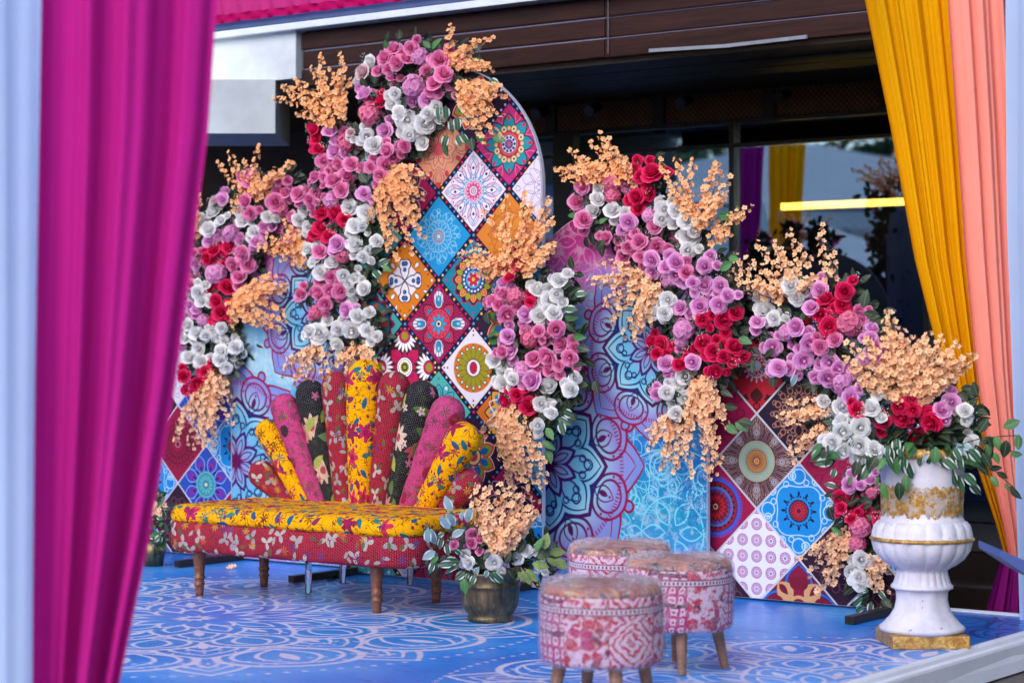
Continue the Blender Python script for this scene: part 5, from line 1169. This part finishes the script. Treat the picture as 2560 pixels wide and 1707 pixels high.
G1 = garland('pink, crimson and white rose garland over the left blue arch', 'flower garland', YF, {
  'A': [(420,1305,42,'w'),(395,1405,52,'w'),(340,1335,36,'w'),(430,1230,32,'b'),(478,1225,40,'l'),(618,1235,45,'k'),(650,1310,44,'k'),(808,1245,54,'k'),(600,1350,46,'w'),(755,1330,38,'w'),(950,1350,44,'w'),(1010,1395,40,'w'),(675,1425,42,'w'),(730,1395,40,'l'),(685,1485,38,'l'),(410,1480,44,'l'),(430,1530,46,'m'),(520,1515,48,'m'),(600,1555,48,'k'),(640,1110,42,'k'),(595,1090,36,'k'),(785,1090,34,'k'),(865,1180,38,'k'),(880,1110,30,'k'),(945,1190,46,'k'),(560,1400,36,'l'),(470,1350,34,'w')],
  'E': [(425,115,44,'m'),(520,95,46,'m'),(380,165,38,'m'),(435,195,46,'m'),(605,140,50,'k'),(540,205,47,'k'),(640,205,50,'k'),(578,278,44,'k'),(315,200,38,'l'),(510,335,52,'m'),(425,365,50,'m'),(440,428,44,'m'),(530,440,42,'m'),(470,495,48,'m'),(432,540,44,'m'),(330,375,46,'w'),(350,425,38,'w'),(275,450,34,'l'),(318,480,34,'l'),(245,520,42,'l'),(265,572,38,'w'),(255,645,48,'w'),(320,620,48,'w'),(380,640,38,'w'),(460,645,45,'w'),(475,590,38,'w'),(470,735,48,'w'),(560,710,44,'w'),(275,770,45,'w'),(345,790,48,'w'),(330,715,42,'w'),(465,785,45,'w'),(190,745,36,'w'),(555,765,38,'w'),(230,710,34,'l'),(240,885,44,'m'),(330,935,50,'m'),(380,860,44,'m'),(275,975,40,'m'),(400,60,46,'l'),(280,320,36,'k'),(255,365,34,'w'),(300,130,34,'k'),(700,60,38,'l')]},
  {'A': [(525,1430,52,'l'),(840,1290,52,'k')], 'E': [(440,255,72,'l'),(365,540,44,'l'),(265,285,42,'k'),(530,30,46,'l')]},
  [('A', (690,1250), [(460,990),(530,930),(620,980),(715,890),(810,1040),(930,990),(870,1080)], 'o', 12), ('A', (580,1180), [(540,1290),(560,1310)], 'o', 1), ('A', (1010,1540), [(700,1530),(740,1440),(850,1340),(910,1400),(700,1500),(790,1560),(880,1380)], 'o', 16), ('E', (1010,110), [(900,200),(980,230),(840,180),(760,130)], 'o', 8),
   ('E', (560,440), [(890,330),(870,370),(850,600),(880,540),(780,260),(700,570),(560,600),(820,290),(640,330)], 'o', 20), ('A', (310,1500), [(325,1080),(350,1190),(300,1250)], 'o', 4), ('E', (470,850), [(560,1110),(540,1190),(430,1330),(370,1330),(310,1330),(270,1300),(210,1230),(190,1290),(250,1090),(500,1000)], 'p', 22)],
  (-9.0, YF - .05, 0.5))
G2 = garland('pink and white rose garland climbing the left side and top of the tall arch', 'flower garland', YT, {
  'B': [(208,300,46,'k'),(150,355,46,'k'),(222,390,47,'k'),(110,440,44,'k'),(175,430,38,'k'),(195,475,38,'k'),(310,300,46,'k'),(285,360,44,'k'),(485,370,62,'k'),(415,445,50,'k'),(515,455,56,'k'),(555,505,60,'k'),(450,515,48,'k'),(475,570,42,'k'),(410,622,54,'l'),(15,445,54,'b'),(25,575,52,'l'),(215,580,40,'w'),(190,640,46,'w'),(240,700,48,'w'),(290,740,60,'w'),(345,810,52,'w'),(400,765,66,'w'),(415,700,46,'w'),(300,830,42,'w'),(150,800,50,'l'),(40,840,50,'w'),(85,890,58,'w'),(270,900,44,'k'),(165,925,47,'k'),(205,965,48,'k'),(155,1015,48,'k'),(65,1025,38,'k'),(120,1080,46,'k'),(625,375,38,'k'),(25,1190,44,'l'),(40,1310,50,'w'),(100,1480,42,'w'),(15,1390,36,'w'),(130,620,40,'m')],
  'A': [(1140,805,46,'l'),(1040,795,38,'m'),(1050,855,38,'m'),(1068,915,42,'m'),(1165,930,48,'l'),(1100,990,44,'k'),(1185,1008,40,'k'),(1268,1008,52,'k'),(1045,1085,40,'k'),(1100,1090,34,'k'),(1160,1110,52,'k'),(1245,1085,56,'k'),(1050,1190,42,'k'),(1205,1165,48,'k'),(1010,1225,36,'k'),(1025,1275,30,'k'),(1085,1310,44,'m'),(1170,1310,52,'m'),(1230,1350,46,'m'),(1085,1400,50,'m'),(1130,1450,46,'m'),(1040,1440,40,'m'),(1255,1270,50,'w'),(1295,1385,52,'w'),(1180,1495,50,'l'),(1290,1500,50,'w'),(1265,815,30,'b')],
  'E': [(1005,115,47,'w'),(1075,120,47,'k'),(1045,180,42,'w'),(1080,250,50,'w'),(1150,190,46,'w'),(1300,65,44,'w'),(1340,155,38,'w'),(1075,300,44,'k'),(1145,280,44,'k'),(1140,365,52,'k'),(1065,380,44,'k'),(1205,365,46,'k'),(1110,445,46,'k'),(960,385,40,'k'),(1235,480,48,'l'),(1270,365,38,'w'),(1345,350,44,'w'),(1220,270,42,'w'),(1295,280,38,'w'),(1310,520,52,'w'),(1070,620,64,'w'),(1185,600,45,'w'),(1270,610,56,'w'),(1370,605,47,'w'),(1180,690,42,'w'),(1010,610,40,'w')]},
  {'B': [(370,355,62,'l'),(330,530,76,'l'),(60,700,80,'k')], 'A': [(1240,880,62,'k'),(1155,1230,66,'l')], 'E': [(1220,150,52,'k'),(1050,495,48,'k')]},
  [('A', (1190,740), [(790,610),(850,530),(930,490),(1090,330),(1215,330),(1030,410),(1280,490),(940,700),(1240,400),(1150,420),(1060,760)], 'o', 22), ('B', (530,400), [(570,160),(830,240),(720,250),(530,290),(680,330)], 'o', 5), ('B', (590,430), [(830,430),(800,400)], 'o', 4),
   ('B', (630,540), [(870,540),(910,600),(770,870),(880,850),(890,720),(700,800),(830,600)], 'o', 12), ('B', (170,1060), [(410,1090),(400,1220),(380,1330),(400,1470),(330,1560),(250,1620),(140,1400),(110,1230),(180,1550),(60,1380)], 'o', 30), ('E', (1110,690), [(840,890),(880,780),(910,940),(1000,920),(1080,900),(860,840)], 'p', 10), ('E', (1320,690), [(1130,860),(1250,870),(1420,760),(1460,850),(1390,830),(1190,800)], 'p', 12)],
  (-7.85, YT - .05, 0.7))
G3 = garland('short rose garland on the right side of the tall arch', 'flower garland', YT, {
  'F': [(975,185,56,'m'),(895,225,48,'m'),(915,280,40,'m'),(875,315,40,'l'),(1085,355,52,'w'),(1215,298,48,'w'),(1165,420,56,'w'),(1205,385,42,'w'),(1100,515,62,'w'),(1185,500,47,'w'),(805,425,44,'k'),(880,385,44,'k'),(855,450,48,'k'),(900,510,56,'k'),(1010,505,52,'l'),(1040,430,36,'m'),(905,640,50,'l'),(920,720,50,'l'),(870,735,42,'k'),(1200,600,54,'k'),(1135,655,54,'k'),(1230,690,54,'k'),(1090,610,42,'k'),(1060,775,52,'k'),(1145,770,60,'k'),(1165,845,50,'k'),(1285,775,50,'k'),(1050,910,60,'l'),(815,785,48,'w'),(870,840,52,'w'),(935,905,44,'w'),(875,925,50,'w'),(1155,940,52,'w'),(1290,965,50,'w'),(960,1000,48,'m'),(890,1040,48,'m'),(1035,1065,60,'m'),(940,1100,50,'m'),(1110,1055,50,'w'),(1175,1110,38,'w'),(1090,1185,38,'w')]},
  {'F': [(960,400,60,'k'),(1040,660,60,'k'),(990,850,56,'l')]},
  [('F', (1000,270), [(590,150),(680,60),('B',760,1290),('B',900,1200),('B',1010,1180),('B',1060,1240),('B',1170,1210),('B',1200,1350),('B',1210,1500),(1190,120),(640,200),(720,260)], 'o', 34), ('F', (900,1080), [(740,1210),(730,1290),(860,1400),(930,1560),(1000,1480),(1100,1250),(1140,1420),(1160,1540),(880,1300),(1050,1600),('V',1180,1150),('V',1250,1130)], 'p', 34)],
  (-6.6, YT - .05, 0.5))
leaves_at(G3, [('F', (1200,450), (1340,340), 'd'), ('F', (1220,420), (1390,370), 'v'), ('F', (1200,480), (1320,470), 'v'), ('F', (1220,520), (1330,530), 'g'), ('F', (1260,560), (1320,620), 'd'), ('F', (1300,700), (1390,720), 'd'), ('F', (1280,640), (1370,650), 'g'), ('F', (1230,380), (1300,300), 'd'), ('F', (1260,850), (1370,800), 'd'), ('F', (1180,1120), (1280,1180), 'v'), ('F', (1200,1080), (1310,1130), 'v'), ('F', (1130,1180), (1180,1270), 'g'), ('F', (1220,1140), (1250,1250), 'v'), ('F', (1110,1280), (1190,1330), 'g'), ('F', (1140,1330), (1170,1410), 'g'), ('F', (980,1120), (1000,1210), 'd'), ('F', (860,640), (780,690), 'g'), ('F', (840,620), (770,640), 'g')], YT)
leaves_at(G2, [('B', (560,680), (560,820), 'v'), ('B', (590,700), (600,800), 'v'), ('B', (520,640), (530,740), 'v'), ('B', (540,820), (500,910), 'v'), ('B', (580,810), (620,900), 'v'), ('B', (620,820), (660,890), 'v'), ('B', (520,850), (520,960), 'g'), ('B', (680,830), (690,930), 'd'), ('B', (760,480), (850,520), 'v'), ('B', (670,390), (740,370), 'g'), ('B', (430,300), (380,250), 'g'), ('B', (440,310), (480,240), 'g'), ('B', (170,310), (150,250), 'g'), ('B', (480,640), (470,740), 'v'), ('B', (600,600), (640,690), 'v'), ('B', (700,780), (760,880), 'g'), ('B', (800,840), (880,860), 'g'), ('E', (1390,220), (1450,290), 'v'), ('E', (1400,230), (1500,170), 'v'), ('E', (1460,210), (1510,240), 'g'), ('E', (1350,130), (1450,110), 'd')], YT)
G4 = garland('lilac, pink, crimson and white rose garland on the right blue arch', 'flower garland', YF, {
  'C': [(605,360,48,'m'),(640,400,44,'m'),(712,372,62,'m'),(615,525,54,'m'),(690,508,44,'m'),(625,595,42,'m'),(280,460,52,'k'),(250,555,54,'k'),(335,510,42,'k'),(295,660,54,'k'),(375,535,45,'w'),(345,610,45,'w'),(465,602,50,'w'),(545,620,40,'w'),(565,680,52,'l'),(730,700,56,'k'),(785,600,48,'w'),(770,660,50,'w'),(860,605,52,'w'),(920,670,54,'w'),(940,765,62,'w'),(930,850,48,'w'),(430,775,44,'k'),(510,778,46,'k'),(560,830,42,'k'),(632,795,52,'k'),(740,830,52,'k'),(705,910,56,'l'),(530,890,44,'k'),(640,890,40,'k'),(860,925,60,'l'),(800,950,52,'l'),(920,985,52,'k'),(905,1040,48,'l'),(1035,950,52,'l'),(1035,1065,64,'l'),(960,1050,44,'l'),(1130,1070,46,'l'),(1175,1130,46,'l'),(1120,1185,52,'l'),(1005,1195,56,'l'),(885,1200,48,'l'),(715,1150,45,'w'),(810,1155,54,'w'),(730,1235,45,'w'),(785,1235,48,'w'),(1000,1250,38,'b'),(1020,1275,48,'m'),(1150,1275,60,'m'),(705,1410,40,'m'),(765,1425,48,'m'),(1020,1420,52,'m'),(1090,1470,52,'m'),(1215,1440,60,'m'),(740,1480,40,'m'),(800,1490,46,'m'),(940,1490,44,'m'),(955,1535,50,'l'),(795,1545,50,'l'),(1150,1500,44,'m'),(880,1550,44,'m')],
  'R': [(75,380,46,'w'),(110,345,42,'w'),(15,430,42,'w'),(65,540,42,'w'),(110,460,36,'w'),(270,320,42,'m'),(-40,440,34,'l')]},
  {'C': [(470,430,66,'k'),(470,520,52,'k'),(690,640,48,'l'),(820,1030,62,'l'),(900,1340,72,'l'),(890,1410,44,'l')]},
  [('C', (590,440), [(110,350),(150,410),(210,240),(330,190),(390,130),(430,150),(240,300),(480,230),(540,270),(160,360)], 'o', 26), ('C', (980,740), [(760,280),(860,280),(970,290),(1110,300),(1200,390),(1190,500),(850,440),(900,520),(1140,360)], 'o', 26), ('C', (1060,770), [(1330,590),(1290,650),(1200,740)], 'o', 3), ('C', (740,1040), [(320,1040),(370,930),(400,1080),(450,1300),(530,1390),(590,1420),(640,1340),(720,1330),(540,960),(420,1200)], 'p', 30),
   ('R', (200,330), [(350,620),(240,900),(270,870),(150,880),(60,860),(300,700),(330,540),(100,760),(310,800)], 'p', 30), ('R', (60,560), [(-90,640),(-80,740),(-10,850),(40,800),(-60,700)], 'p', 10)],
  (-5.8, YF - .05, 0.5))
leaves_at(G4, [('C', (250,640), (190,630), 'g'), ('C', (380,690), (430,650), 'g'), ('C', (760,470), (720,420), 'd'), ('C', (800,430), (790,370), 'd'), ('C', (1100,640), (1200,640), 'g'), ('C', (1110,700), (1180,680), 'd'), ('C', (1180,900), (1230,900), 'g'), ('C', (1120,980), (1200,920), 'g'), ('C', (1240,1390), (1310,1410), 'g'), ('C', (1180,1170), (1220,1210), 'd'), ('C', (420,790), (360,850), 'd'), ('C', (400,800), (400,890), 'd'), ('R', (340,560), (440,630), 'g'), ('R', (350,570), (470,590), 'd'), ('R', (320,500), (380,510), 'd'), ('R', (330,600), (380,640), 'g'), ('R', (300,420), (350,440), 'd'), ('C', (640,300), (570,310), 'g')], YF)
G5 = garland('rose garland over the right diamond arch, running down behind the urn', 'flower garland', YD, {
  'D': [(398,435,48,'w'),(455,455,40,'w'),(262,555,50,'w'),(310,600,42,'w'),(228,612,36,'l'),(540,455,46,'l'),(498,540,42,'l'),(570,500,50,'m'),(668,465,50,'m'),(655,530,44,'m'),(545,578,44,'m'),(590,640,48,'m'),(800,645,45,'k'),(420,640,48,'l'),(490,725,48,'l'),(615,705,42,'k'),(545,740,42,'k'),(305,742,44,'l'),(460,810,50,'l'),(335,845,45,'l'),(385,850,38,'l'),(590,820,48,'l'),(580,895,48,'l'),(520,895,42,'l'),(700,995,45,'l'),(650,1040,45,'w'),(590,1060,42,'w'),(560,1010,34,'w'),(740,560,34,'k')],
  'H': [(858,335,50,'l'),(990,300,42,'l'),(800,420,50,'m'),(805,475,38,'m'),(955,500,48,'m'),(1045,570,42,'m'),(870,545,40,'m'),(935,800,56,'w'),(865,870,44,'w'),(920,910,48,'w'),(925,960,42,'w')]},
  {'D': [(690,620,76,'k'),(380,670,48,'l'),(650,920,62,'l'),(700,880,44,'l')], 'H': [(1000,385,42,'k'),(930,600,72,'k'),(915,700,60,'k')]},
  [('D', (420,490), [(60,390),(110,350),(110,280),(220,210),(310,210),(450,290),(530,380),(160,450),(340,250)], 'p', 26), ('D', (470,330), [(380,150),(440,240)], 'p', 1), ('D', (600,440), [(560,125),(610,250)], 'p', 1), ('D', (610,1050), [(330,1090),(380,1010),(450,1100),(350,1130)], 'p', 8), ('D', (610,1130), [(380,1270),(420,1330),(440,1220)], 'p', 3),
   ('H', (890,640), [(540,810),(600,900),(650,1010),(700,920),(760,960),(640,740),(700,700)], 'p', 14), ('H', (1000,790), [(1130,890),(1010,1000),(1100,1020),(1050,960)], 'p', 6)],
  (-4.8, YD - .05, 0.2))
leaves_at(G5, [('D', (310,700), (240,690), 'd'), ('D', (320,760), (250,790), 'd'), ('D', (430,880), (390,940), 's'), ('D', (120,1150), (190,1110), 'g'), ('H', (950,1030), (870,1090), 'v'), ('H', (960,1050), (900,1140), 'd'), ('H', (1000,1060), (980,1150), 'v'), ('H', (1020,1100), (1050,1190), 'g'), ('H', (1060,1040), (1120,1100), 'd'), ('H', (980,1000), (920,980), 'v'), ('H', (1040,1000), (1090,1050), 'v'), ('H', (960,1090), (880,1130), 'v'), ('H', (820,650), (740,600), 'g'), ('H', (780,350), (700,320), 'v'), ('H', (780,390), (690,390), 'd'), ('H', (1060,1090), (1040,1190), 'g'), ('H', (1000,1120), (930,1180), 'd')], YD)

# arrangement in the urn: set round the urn's axis
UD = depth(UC)
def uflat(x, y, o): return atD(x, y, UD - o * 1.0)
GU = garland('full bouquet of peach blossom, crimson and white roses in the white urn', 'bouquet', 0, {
  'D': [(735,1055,45,'m'),(800,1045,50,'w'),(860,1110,47,'m'),(960,1095,54,'m'),(945,1040,46,'m'),(1050,1050,50,'m'),(1100,1125,54,'m'),(1045,1200,54,'m'),(650,1110,40,'w'),(655,1165,50,'w'),(745,1145,50,'w'),(740,1235,54,'w'),(655,1265,46,'w'),(605,1220,45,'w'),(1205,1020,45,'l'),(1155,1055,42,'l'),(1270,1060,38,'w'),(1290,1110,40,'w'),(1300,1220,38,'w'),(1090,1080,44,'m'),(800,700,40,'l'),(820,740,34,'k')]}, {'D': [(760,810,50,'l')]},
  [('D', (1000,1020), [(640,790),(680,720),(770,690),(860,660),(950,640),(1090,660),(1170,680),(1250,710),(1340,780),(1300,830),(1240,900),(880,550),(690,860),(730,930),(1200,860),(1030,690),(940,760),(1120,760),(820,780)], 'p', 120)],
  (UC.x, UC.y, 0.85), name='urn_bouquet', thick=0.14, group='bouquets in vessels', flat=uflat, leaves=3)
ul = []
for k in range(46):
    x = rf.uniform(560, 1330); y = rf.uniform(1230, 1300) - 0.00022 * (x - 960) ** 2 * 0.6; dx = (x - 950) * .12 + rf.uniform(-50, 50)
    ul.append(('D', (x, y), (x + dx, y + rf.uniform(45, 120)), rf.choice('vvvvggd')))
ul += [('D', a, b_, k) for a, b_, k in [((640,1310),(520,1330),'v'),((660,1300),(560,1270),'g'),((620,1350),(600,1400),'v'),((800,1330),(760,1400),'v'),((860,1400),(870,1510),'g'),((930,1380),(950,1510),'d'),((980,1350),(970,1470),'g'),((840,1390),(820,1440),'g'),((1190,1340),(1220,1440),'v'),((1260,1370),(1330,1440),'v'),((1300,1420),(1345,1490),'v'),((1230,1380),(1260,1470),'v'),((1240,1300),(1330,1350),'d'),
   ((1340,1170),(1390,1100),'d'),((1390,1180),(1550,1110),'g'),((1420,1190),(1450,1260),'g'),((1480,1200),(1470,1300),'d'),((1540,1180),(1540,1260),'g'),((1500,1280),(1560,1280),'g'),((1380,1230),(1400,1290),'g'),((1420,1270),(1440,1330),'g'),((1350,1240),(1380,1200),'d'),((1390,1350),(1460,1350),'d'),((1430,1370),(1490,1400),'d'),((1470,1430),(1500,1460),'g'),((1500,1440),(1545,1510),'d'),((1400,1390),(1440,1440),'g'),((1330,1330),(1400,1380),'d'),((1290,1250),(1350,1260),'g'),((700,1390),(690,1430),'g'),((580,1180),(500,1300),'g')]]
for k in range(64):
    a = rf.uniform(-PI, PI); o = Vector((math.cos(a), math.sin(a), 0))
    if o.dot(DV) > 0.35: continue
    b0 = UC + o * rf.uniform(.17, .225) + Vector((0, 0, rf.uniform(.87, .93))); d_ = o * rf.uniform(.25, .8) + Vector((0, 0, rf.uniform(-1.0, -.15))) + rv(.25)
    obj('leaf', leaf_data(rf.choice('vvvvggds'), rf.randrange(5)), GU, b0, leafrot(d_, (o + Vector((0, 0, .5)) + rv(.4)).normalized()), rf.uniform(.045, .085))
fl_ = MB()
for k in range(300):
    a = rf.uniform(0, 6.28); r_ = .17 * math.sqrt(rf.random()); c_ = UC + Vector((r_ * math.cos(a), r_ * math.sin(a), rf.uniform(.84, .97)))
    leaf_shape(fl_, c_, Vector((math.cos(a), math.sin(a), rf.uniform(-.5, .6))), (Vector((0, -.6, 1)) + rv(.6)).normalized(), rf.uniform(.06, .10), rf.uniform(.018, .028), .2, .3)
o = fl_.build('foliage', LEAF['d'], GU, smooth=True); o['kind'] = 'stuff'
leaves_at(GU, ul, flat=lambda x, y, o: atD(x, y, UD - 0.06 - o))
sp = MB()
for pts in ([(1250,1230),(1350,1200),(1450,1190),(1545,1185)], [(1260,1240),(1380,1320),(1450,1390),(1520,1450)], [(1400,1195),(1480,1260),(1545,1270)]):
    sp.tube([atD(*zp('D', *q), UD - .18) for q in pts], 0.0025, 5)
sp.build('trailing_stem', stem_m, GU)
# arrangement in the brass pot
PD = depth(PC)
GP = garland('peach blossom with white roses and silvery leaves in the brass pot', 'bouquet', 0, {
  'G': [(510,890,72,'w'),(770,890,78,'w'),(990,845,76,'w'),(1085,780,58,'w'),(1215,920,54,'w'),(550,620,62,'k'),(540,700,60,'k'),(370,715,50,'k'),(620,780,46,'k')]}, {},
  [('G', (800,800), [(600,110),(710,140),(840,100),(960,130),(1150,190),(1210,270),(1220,370),(1140,440),(560,240),(600,340),(590,430),(1060,220),(1090,560)], 'p', 36)],
  (PC.x, PC.y, 0.2), name='pot_bouquet', thick=0.10, group='bouquets in vessels', flat=lambda x, y, o: atD(x, y, PD - o), leaves=5)
pl_ = [((470,640),(290,400),'s'),((420,560),(280,240),'s'),((480,560),(540,340),'s'),((450,480),(440,380),'s'),((380,520),(320,410),'s'),((330,560),(240,430),'s'),((280,600),(200,640),'v'),((260,640),(220,760),'v'),((300,700),(320,830),'v'),((380,760),(440,810),'v'),((200,720),(130,560),'s'),((190,780),(60,860),'s'),((220,830),(130,900),'g'),((180,880),(130,1000),'v'),((200,880),(200,970),'v'),((440,880),(260,870),'v'),((440,920),(270,970),'v'),((420,900),(210,910),'v'),((480,980),(380,1060),'v'),((520,990),(480,1060),'v'),
       ((620,930),(550,1040),'s'),((580,1010),(530,1110),'v'),((700,960),(680,1040),'s'),((760,980),(790,1000),'g'),((760,1000),(870,1100),'v'),((720,990),(820,1080),'v'),((470,1040),(470,1200),'g'),((900,960),(960,1060),'d'),((1040,960),(1110,1110),'y'),((1080,950),(1180,1080),'y'),((1130,900),(1300,930),'y'),((1150,860),(1340,780),'y'),((1250,800),(1470,780),'y'),((1260,760),(1290,600),'y'),((1280,850),(1390,920),'y'),((1340,860),(1490,940),'y'),((1180,780),(1230,640),'g'),((1140,740),(1230,720),'v'),((1200,840),(1300,720),'d'),((1000,980),(1060,1060),'y'),((870,900),(930,800),'d'),((660,860),(720,780),'d'),((120,700),(100,560),'s'),((350,640),(470,560),'s')]
leaves_at(GP, [('G', a, b_, k) for a, b_, k in pl_], flat=lambda x, y, o: atD(x, y, PD - .05 - o))
sp = MB()
for pts in ([(560,850),(420,760),(330,560),(280,300)], [(540,900),(300,880),(180,860),(110,920)], [(520,860),(260,740),(160,660),(120,580)], [(1050,880),(1250,830),(1440,830)], [(1080,850),(1200,760),(1280,640)], [(600,880),(560,1000),(480,1080)]):
    sp.tube([atD(*zp('G', *q), PD - .13) for q in pts], 0.002, 5)
sp.build('trailing_stem', stem_m, GP)
# potted leaves beyond the left end of the bench
GL = thing('leafy_plant', 'small leafy plant with peach blossom behind the left end of the bench', 'plant', onG(*V(352, 1300)))
gl = lambda x, y, o: onY(x, y, 8.75 - o * .6)
lv = []
for k in range(60):
    x, y = rf.gauss(362, 16), rf.uniform(1130, 1255); a = rf.uniform(0, 6.28); r = rf.uniform(14, 30); lv.append(('V', (x, y), (x + r * math.cos(a), y + r * math.sin(a)), rf.choice('dvvgd')))
leaves_at(GL, lv, flat=gl)
for k in range(5):
    a, b_ = gl(*V(358, 1215), .1), gl(*V(345 + 8 * k, 1140 + 8 * (k % 3)), .14); spray(GL, a, b_, 'p', start=.5, seed=k)
bs = onG(*V(352, 1300)); MB().tube([(bs.x, bs.y, 0.0), gl(*V(358, 1240), .05)], 0.006, 6).build('stem', stem_m, GL)
MB().lathe([(0.06, 0.0), (0.07, 0.08), (0.08, 0.14)], 24, c=(bs.x, bs.y, 0)).build('pot', brass, GL, smooth=True)
# fallen bits on the stage
for i, (vx, vy) in enumerate(((537, 1306), (529, 1309))):
    p = onG(*V(vx, vy)); b = MB(); rd = random.Random(i)
    blossom(b, Vector((0, 0, 0.006)), Vector((.2, -.5, .7)).normalized(), .022, rd); o = b.build('fallen_blossom', APR['p'], loc=p)
    tag(o, ('larger peach blossom fallen on the floor behind the bench legs', 'petal of peach blossom just left of the larger fallen blossom')[i], 'blossom', 'fallen blossoms under the bench')
for i, (vx, vy) in enumerate(((760, 1330), (768, 1333), (776, 1334))):
    p = onG(*V(vx, vy)); o = obj('fallen_leaf', leaf_data('d', i), None, (p.x, p.y, 0.006), (0.1, 0.1, i * 1.3), 0.085)
    tag(o, ('left leaf of three fallen under the bench', 'middle leaf of three fallen under the bench', 'right leaf of three fallen under the bench')[i], 'leaf', 'fallen leaves under the bench')

# ------------------------------------------------------------------ what the glass reflects: drapes, white tents and trees across the yard
DLx = [('mustard', yel_m, -10.15, -9.75), ('purple', pur_m, -10.6, -10.2)]
for nm, mt, xa, xb in DLx:
    drape('entrance_drape', mt, [(Vector((xa, 7.3, 3.3)), Vector((xb, 7.3, 3.3))), (Vector((xa, 7.3, 1.5)), Vector((xb - .1, 7.3, 1.5))), (Vector((xa, 7.3, -0.15)), Vector((xb - .28, 7.3, -0.15)))], 5, 0.025, len(nm), '%s drape hanging at the far end of the stage, seen in the glass' % nm, 'drape', across=Vector((0, -1, 0)))
tent_m = cloth_mat('white marquee cloth', srgb(226, 232, 240), 0.3)
def tent(label, x, y, w, he, ha, rot):
    t = thing('marquee_tent', label, 'tent', (x, y, -0.16), 'white tents across the yard')
    c, s = math.cos(rot), math.sin(rot); P = lambda a, b_, z: Vector((x + a * c - b_ * s, y + a * s + b_ * c, z)); h = w / 2
    cn = [(-h, -h), (h, -h), (h, h), (-h, h)]
    roof = MB(); roof.add([P(a, b_, he) for a, b_ in cn] + [P(0, 0, ha)], [(0, 1, 4), (1, 2, 4), (2, 3, 4), (3, 0, 4)]); roof.build('roof', tent_m, t)
    vl = MB()
    for k in range(4):
        a, b_ = cn[k], cn[(k + 1) % 4]; vl.add([P(*a, he - .35), P(*b_, he - .35), P(*b_, he), P(*a, he)], [(0, 1, 2, 3)])
    vl.build('valance', tent_m, t)
    for a, b_ in cn: MB().tube([P(a, b_, -0.16), P(a, b_, he)], 0.05, 8).build('post', steel, t)
    for k in range(4):
        MB().tube([P(*cn[k], he - .02), P(0, 0, ha - .03)], 0.03, 6).build('rafter', black_m, t); MB().tube([P(*cn[k], he - .02), P(*cn[(k + 1) % 4], he - .02)], 0.03, 6).build('eave_rail', black_m, t)
tent('large white tent across the yard, seen in the glass', -21.2, -13.1, 13.0, 3.7, 5.6, 0.5)
tent('lower white tent nearer the hall, seen in the glass', -16.6, -4.1, 5.0, 2.3, 3.6, 0.2)
tent('far white tent among the trees, seen in the glass', -30, -8, 8, 3.4, 5.2, 0.8)
bark = plain('tree bark', srgb(76, 62, 52), 0.9, 0.3)
for i, (x, y, hgt) in enumerate(((-29, -22, 8), (-24, -26, 9), (-35, -18, 8), (-20, -28, 9), (-40, -10, 9))):
    t = thing('shade_tree', ['broad', 'tall', 'dense', 'leaning', 'distant'][i] + ' shade tree behind the tents across the yard', 'tree', (x, y, -0.16), 'trees across the yard'); rd = random.Random(i)
    tr = MB(); tr.tube([(x, y, -.16), (x + .2, y, hgt * .35), (x - .1, y + .2, hgt * .7)], [.28, .2, .08], 8)
    for k in range(6):
        a = k; tr.tube([(x + .1, y, hgt * (.3 + .05 * k)), (x + 1.6 * math.cos(a), y + 1.6 * math.sin(a), hgt * (.5 + .05 * k))], [.1, .03], 6)
    tr.build('trunk', bark, t); cr = MB()
    for _ in range(2600):
        d = Vector((rd.gauss(0, 1), rd.gauss(0, 1), rd.gauss(0, 1))).normalized() * (rd.random() ** .4); cl = 1 + .25 * math.sin(5 * d.x + i) * math.sin(4 * d.z)
        c = Vector((x + d.x * 3.0 * cl, y + d.y * 3.0 * cl, hgt * .66 + d.z * hgt * .36)); a = rd.uniform(0, 6.28)
        leaf_shape(cr, c, Vector((math.cos(a), math.sin(a), rd.uniform(-.6, .3))), Vector((rd.uniform(-.5, .5), rd.uniform(-.5, .5), 1)), .42, .13)
    cr.build('crown', LEAF['g'], t)
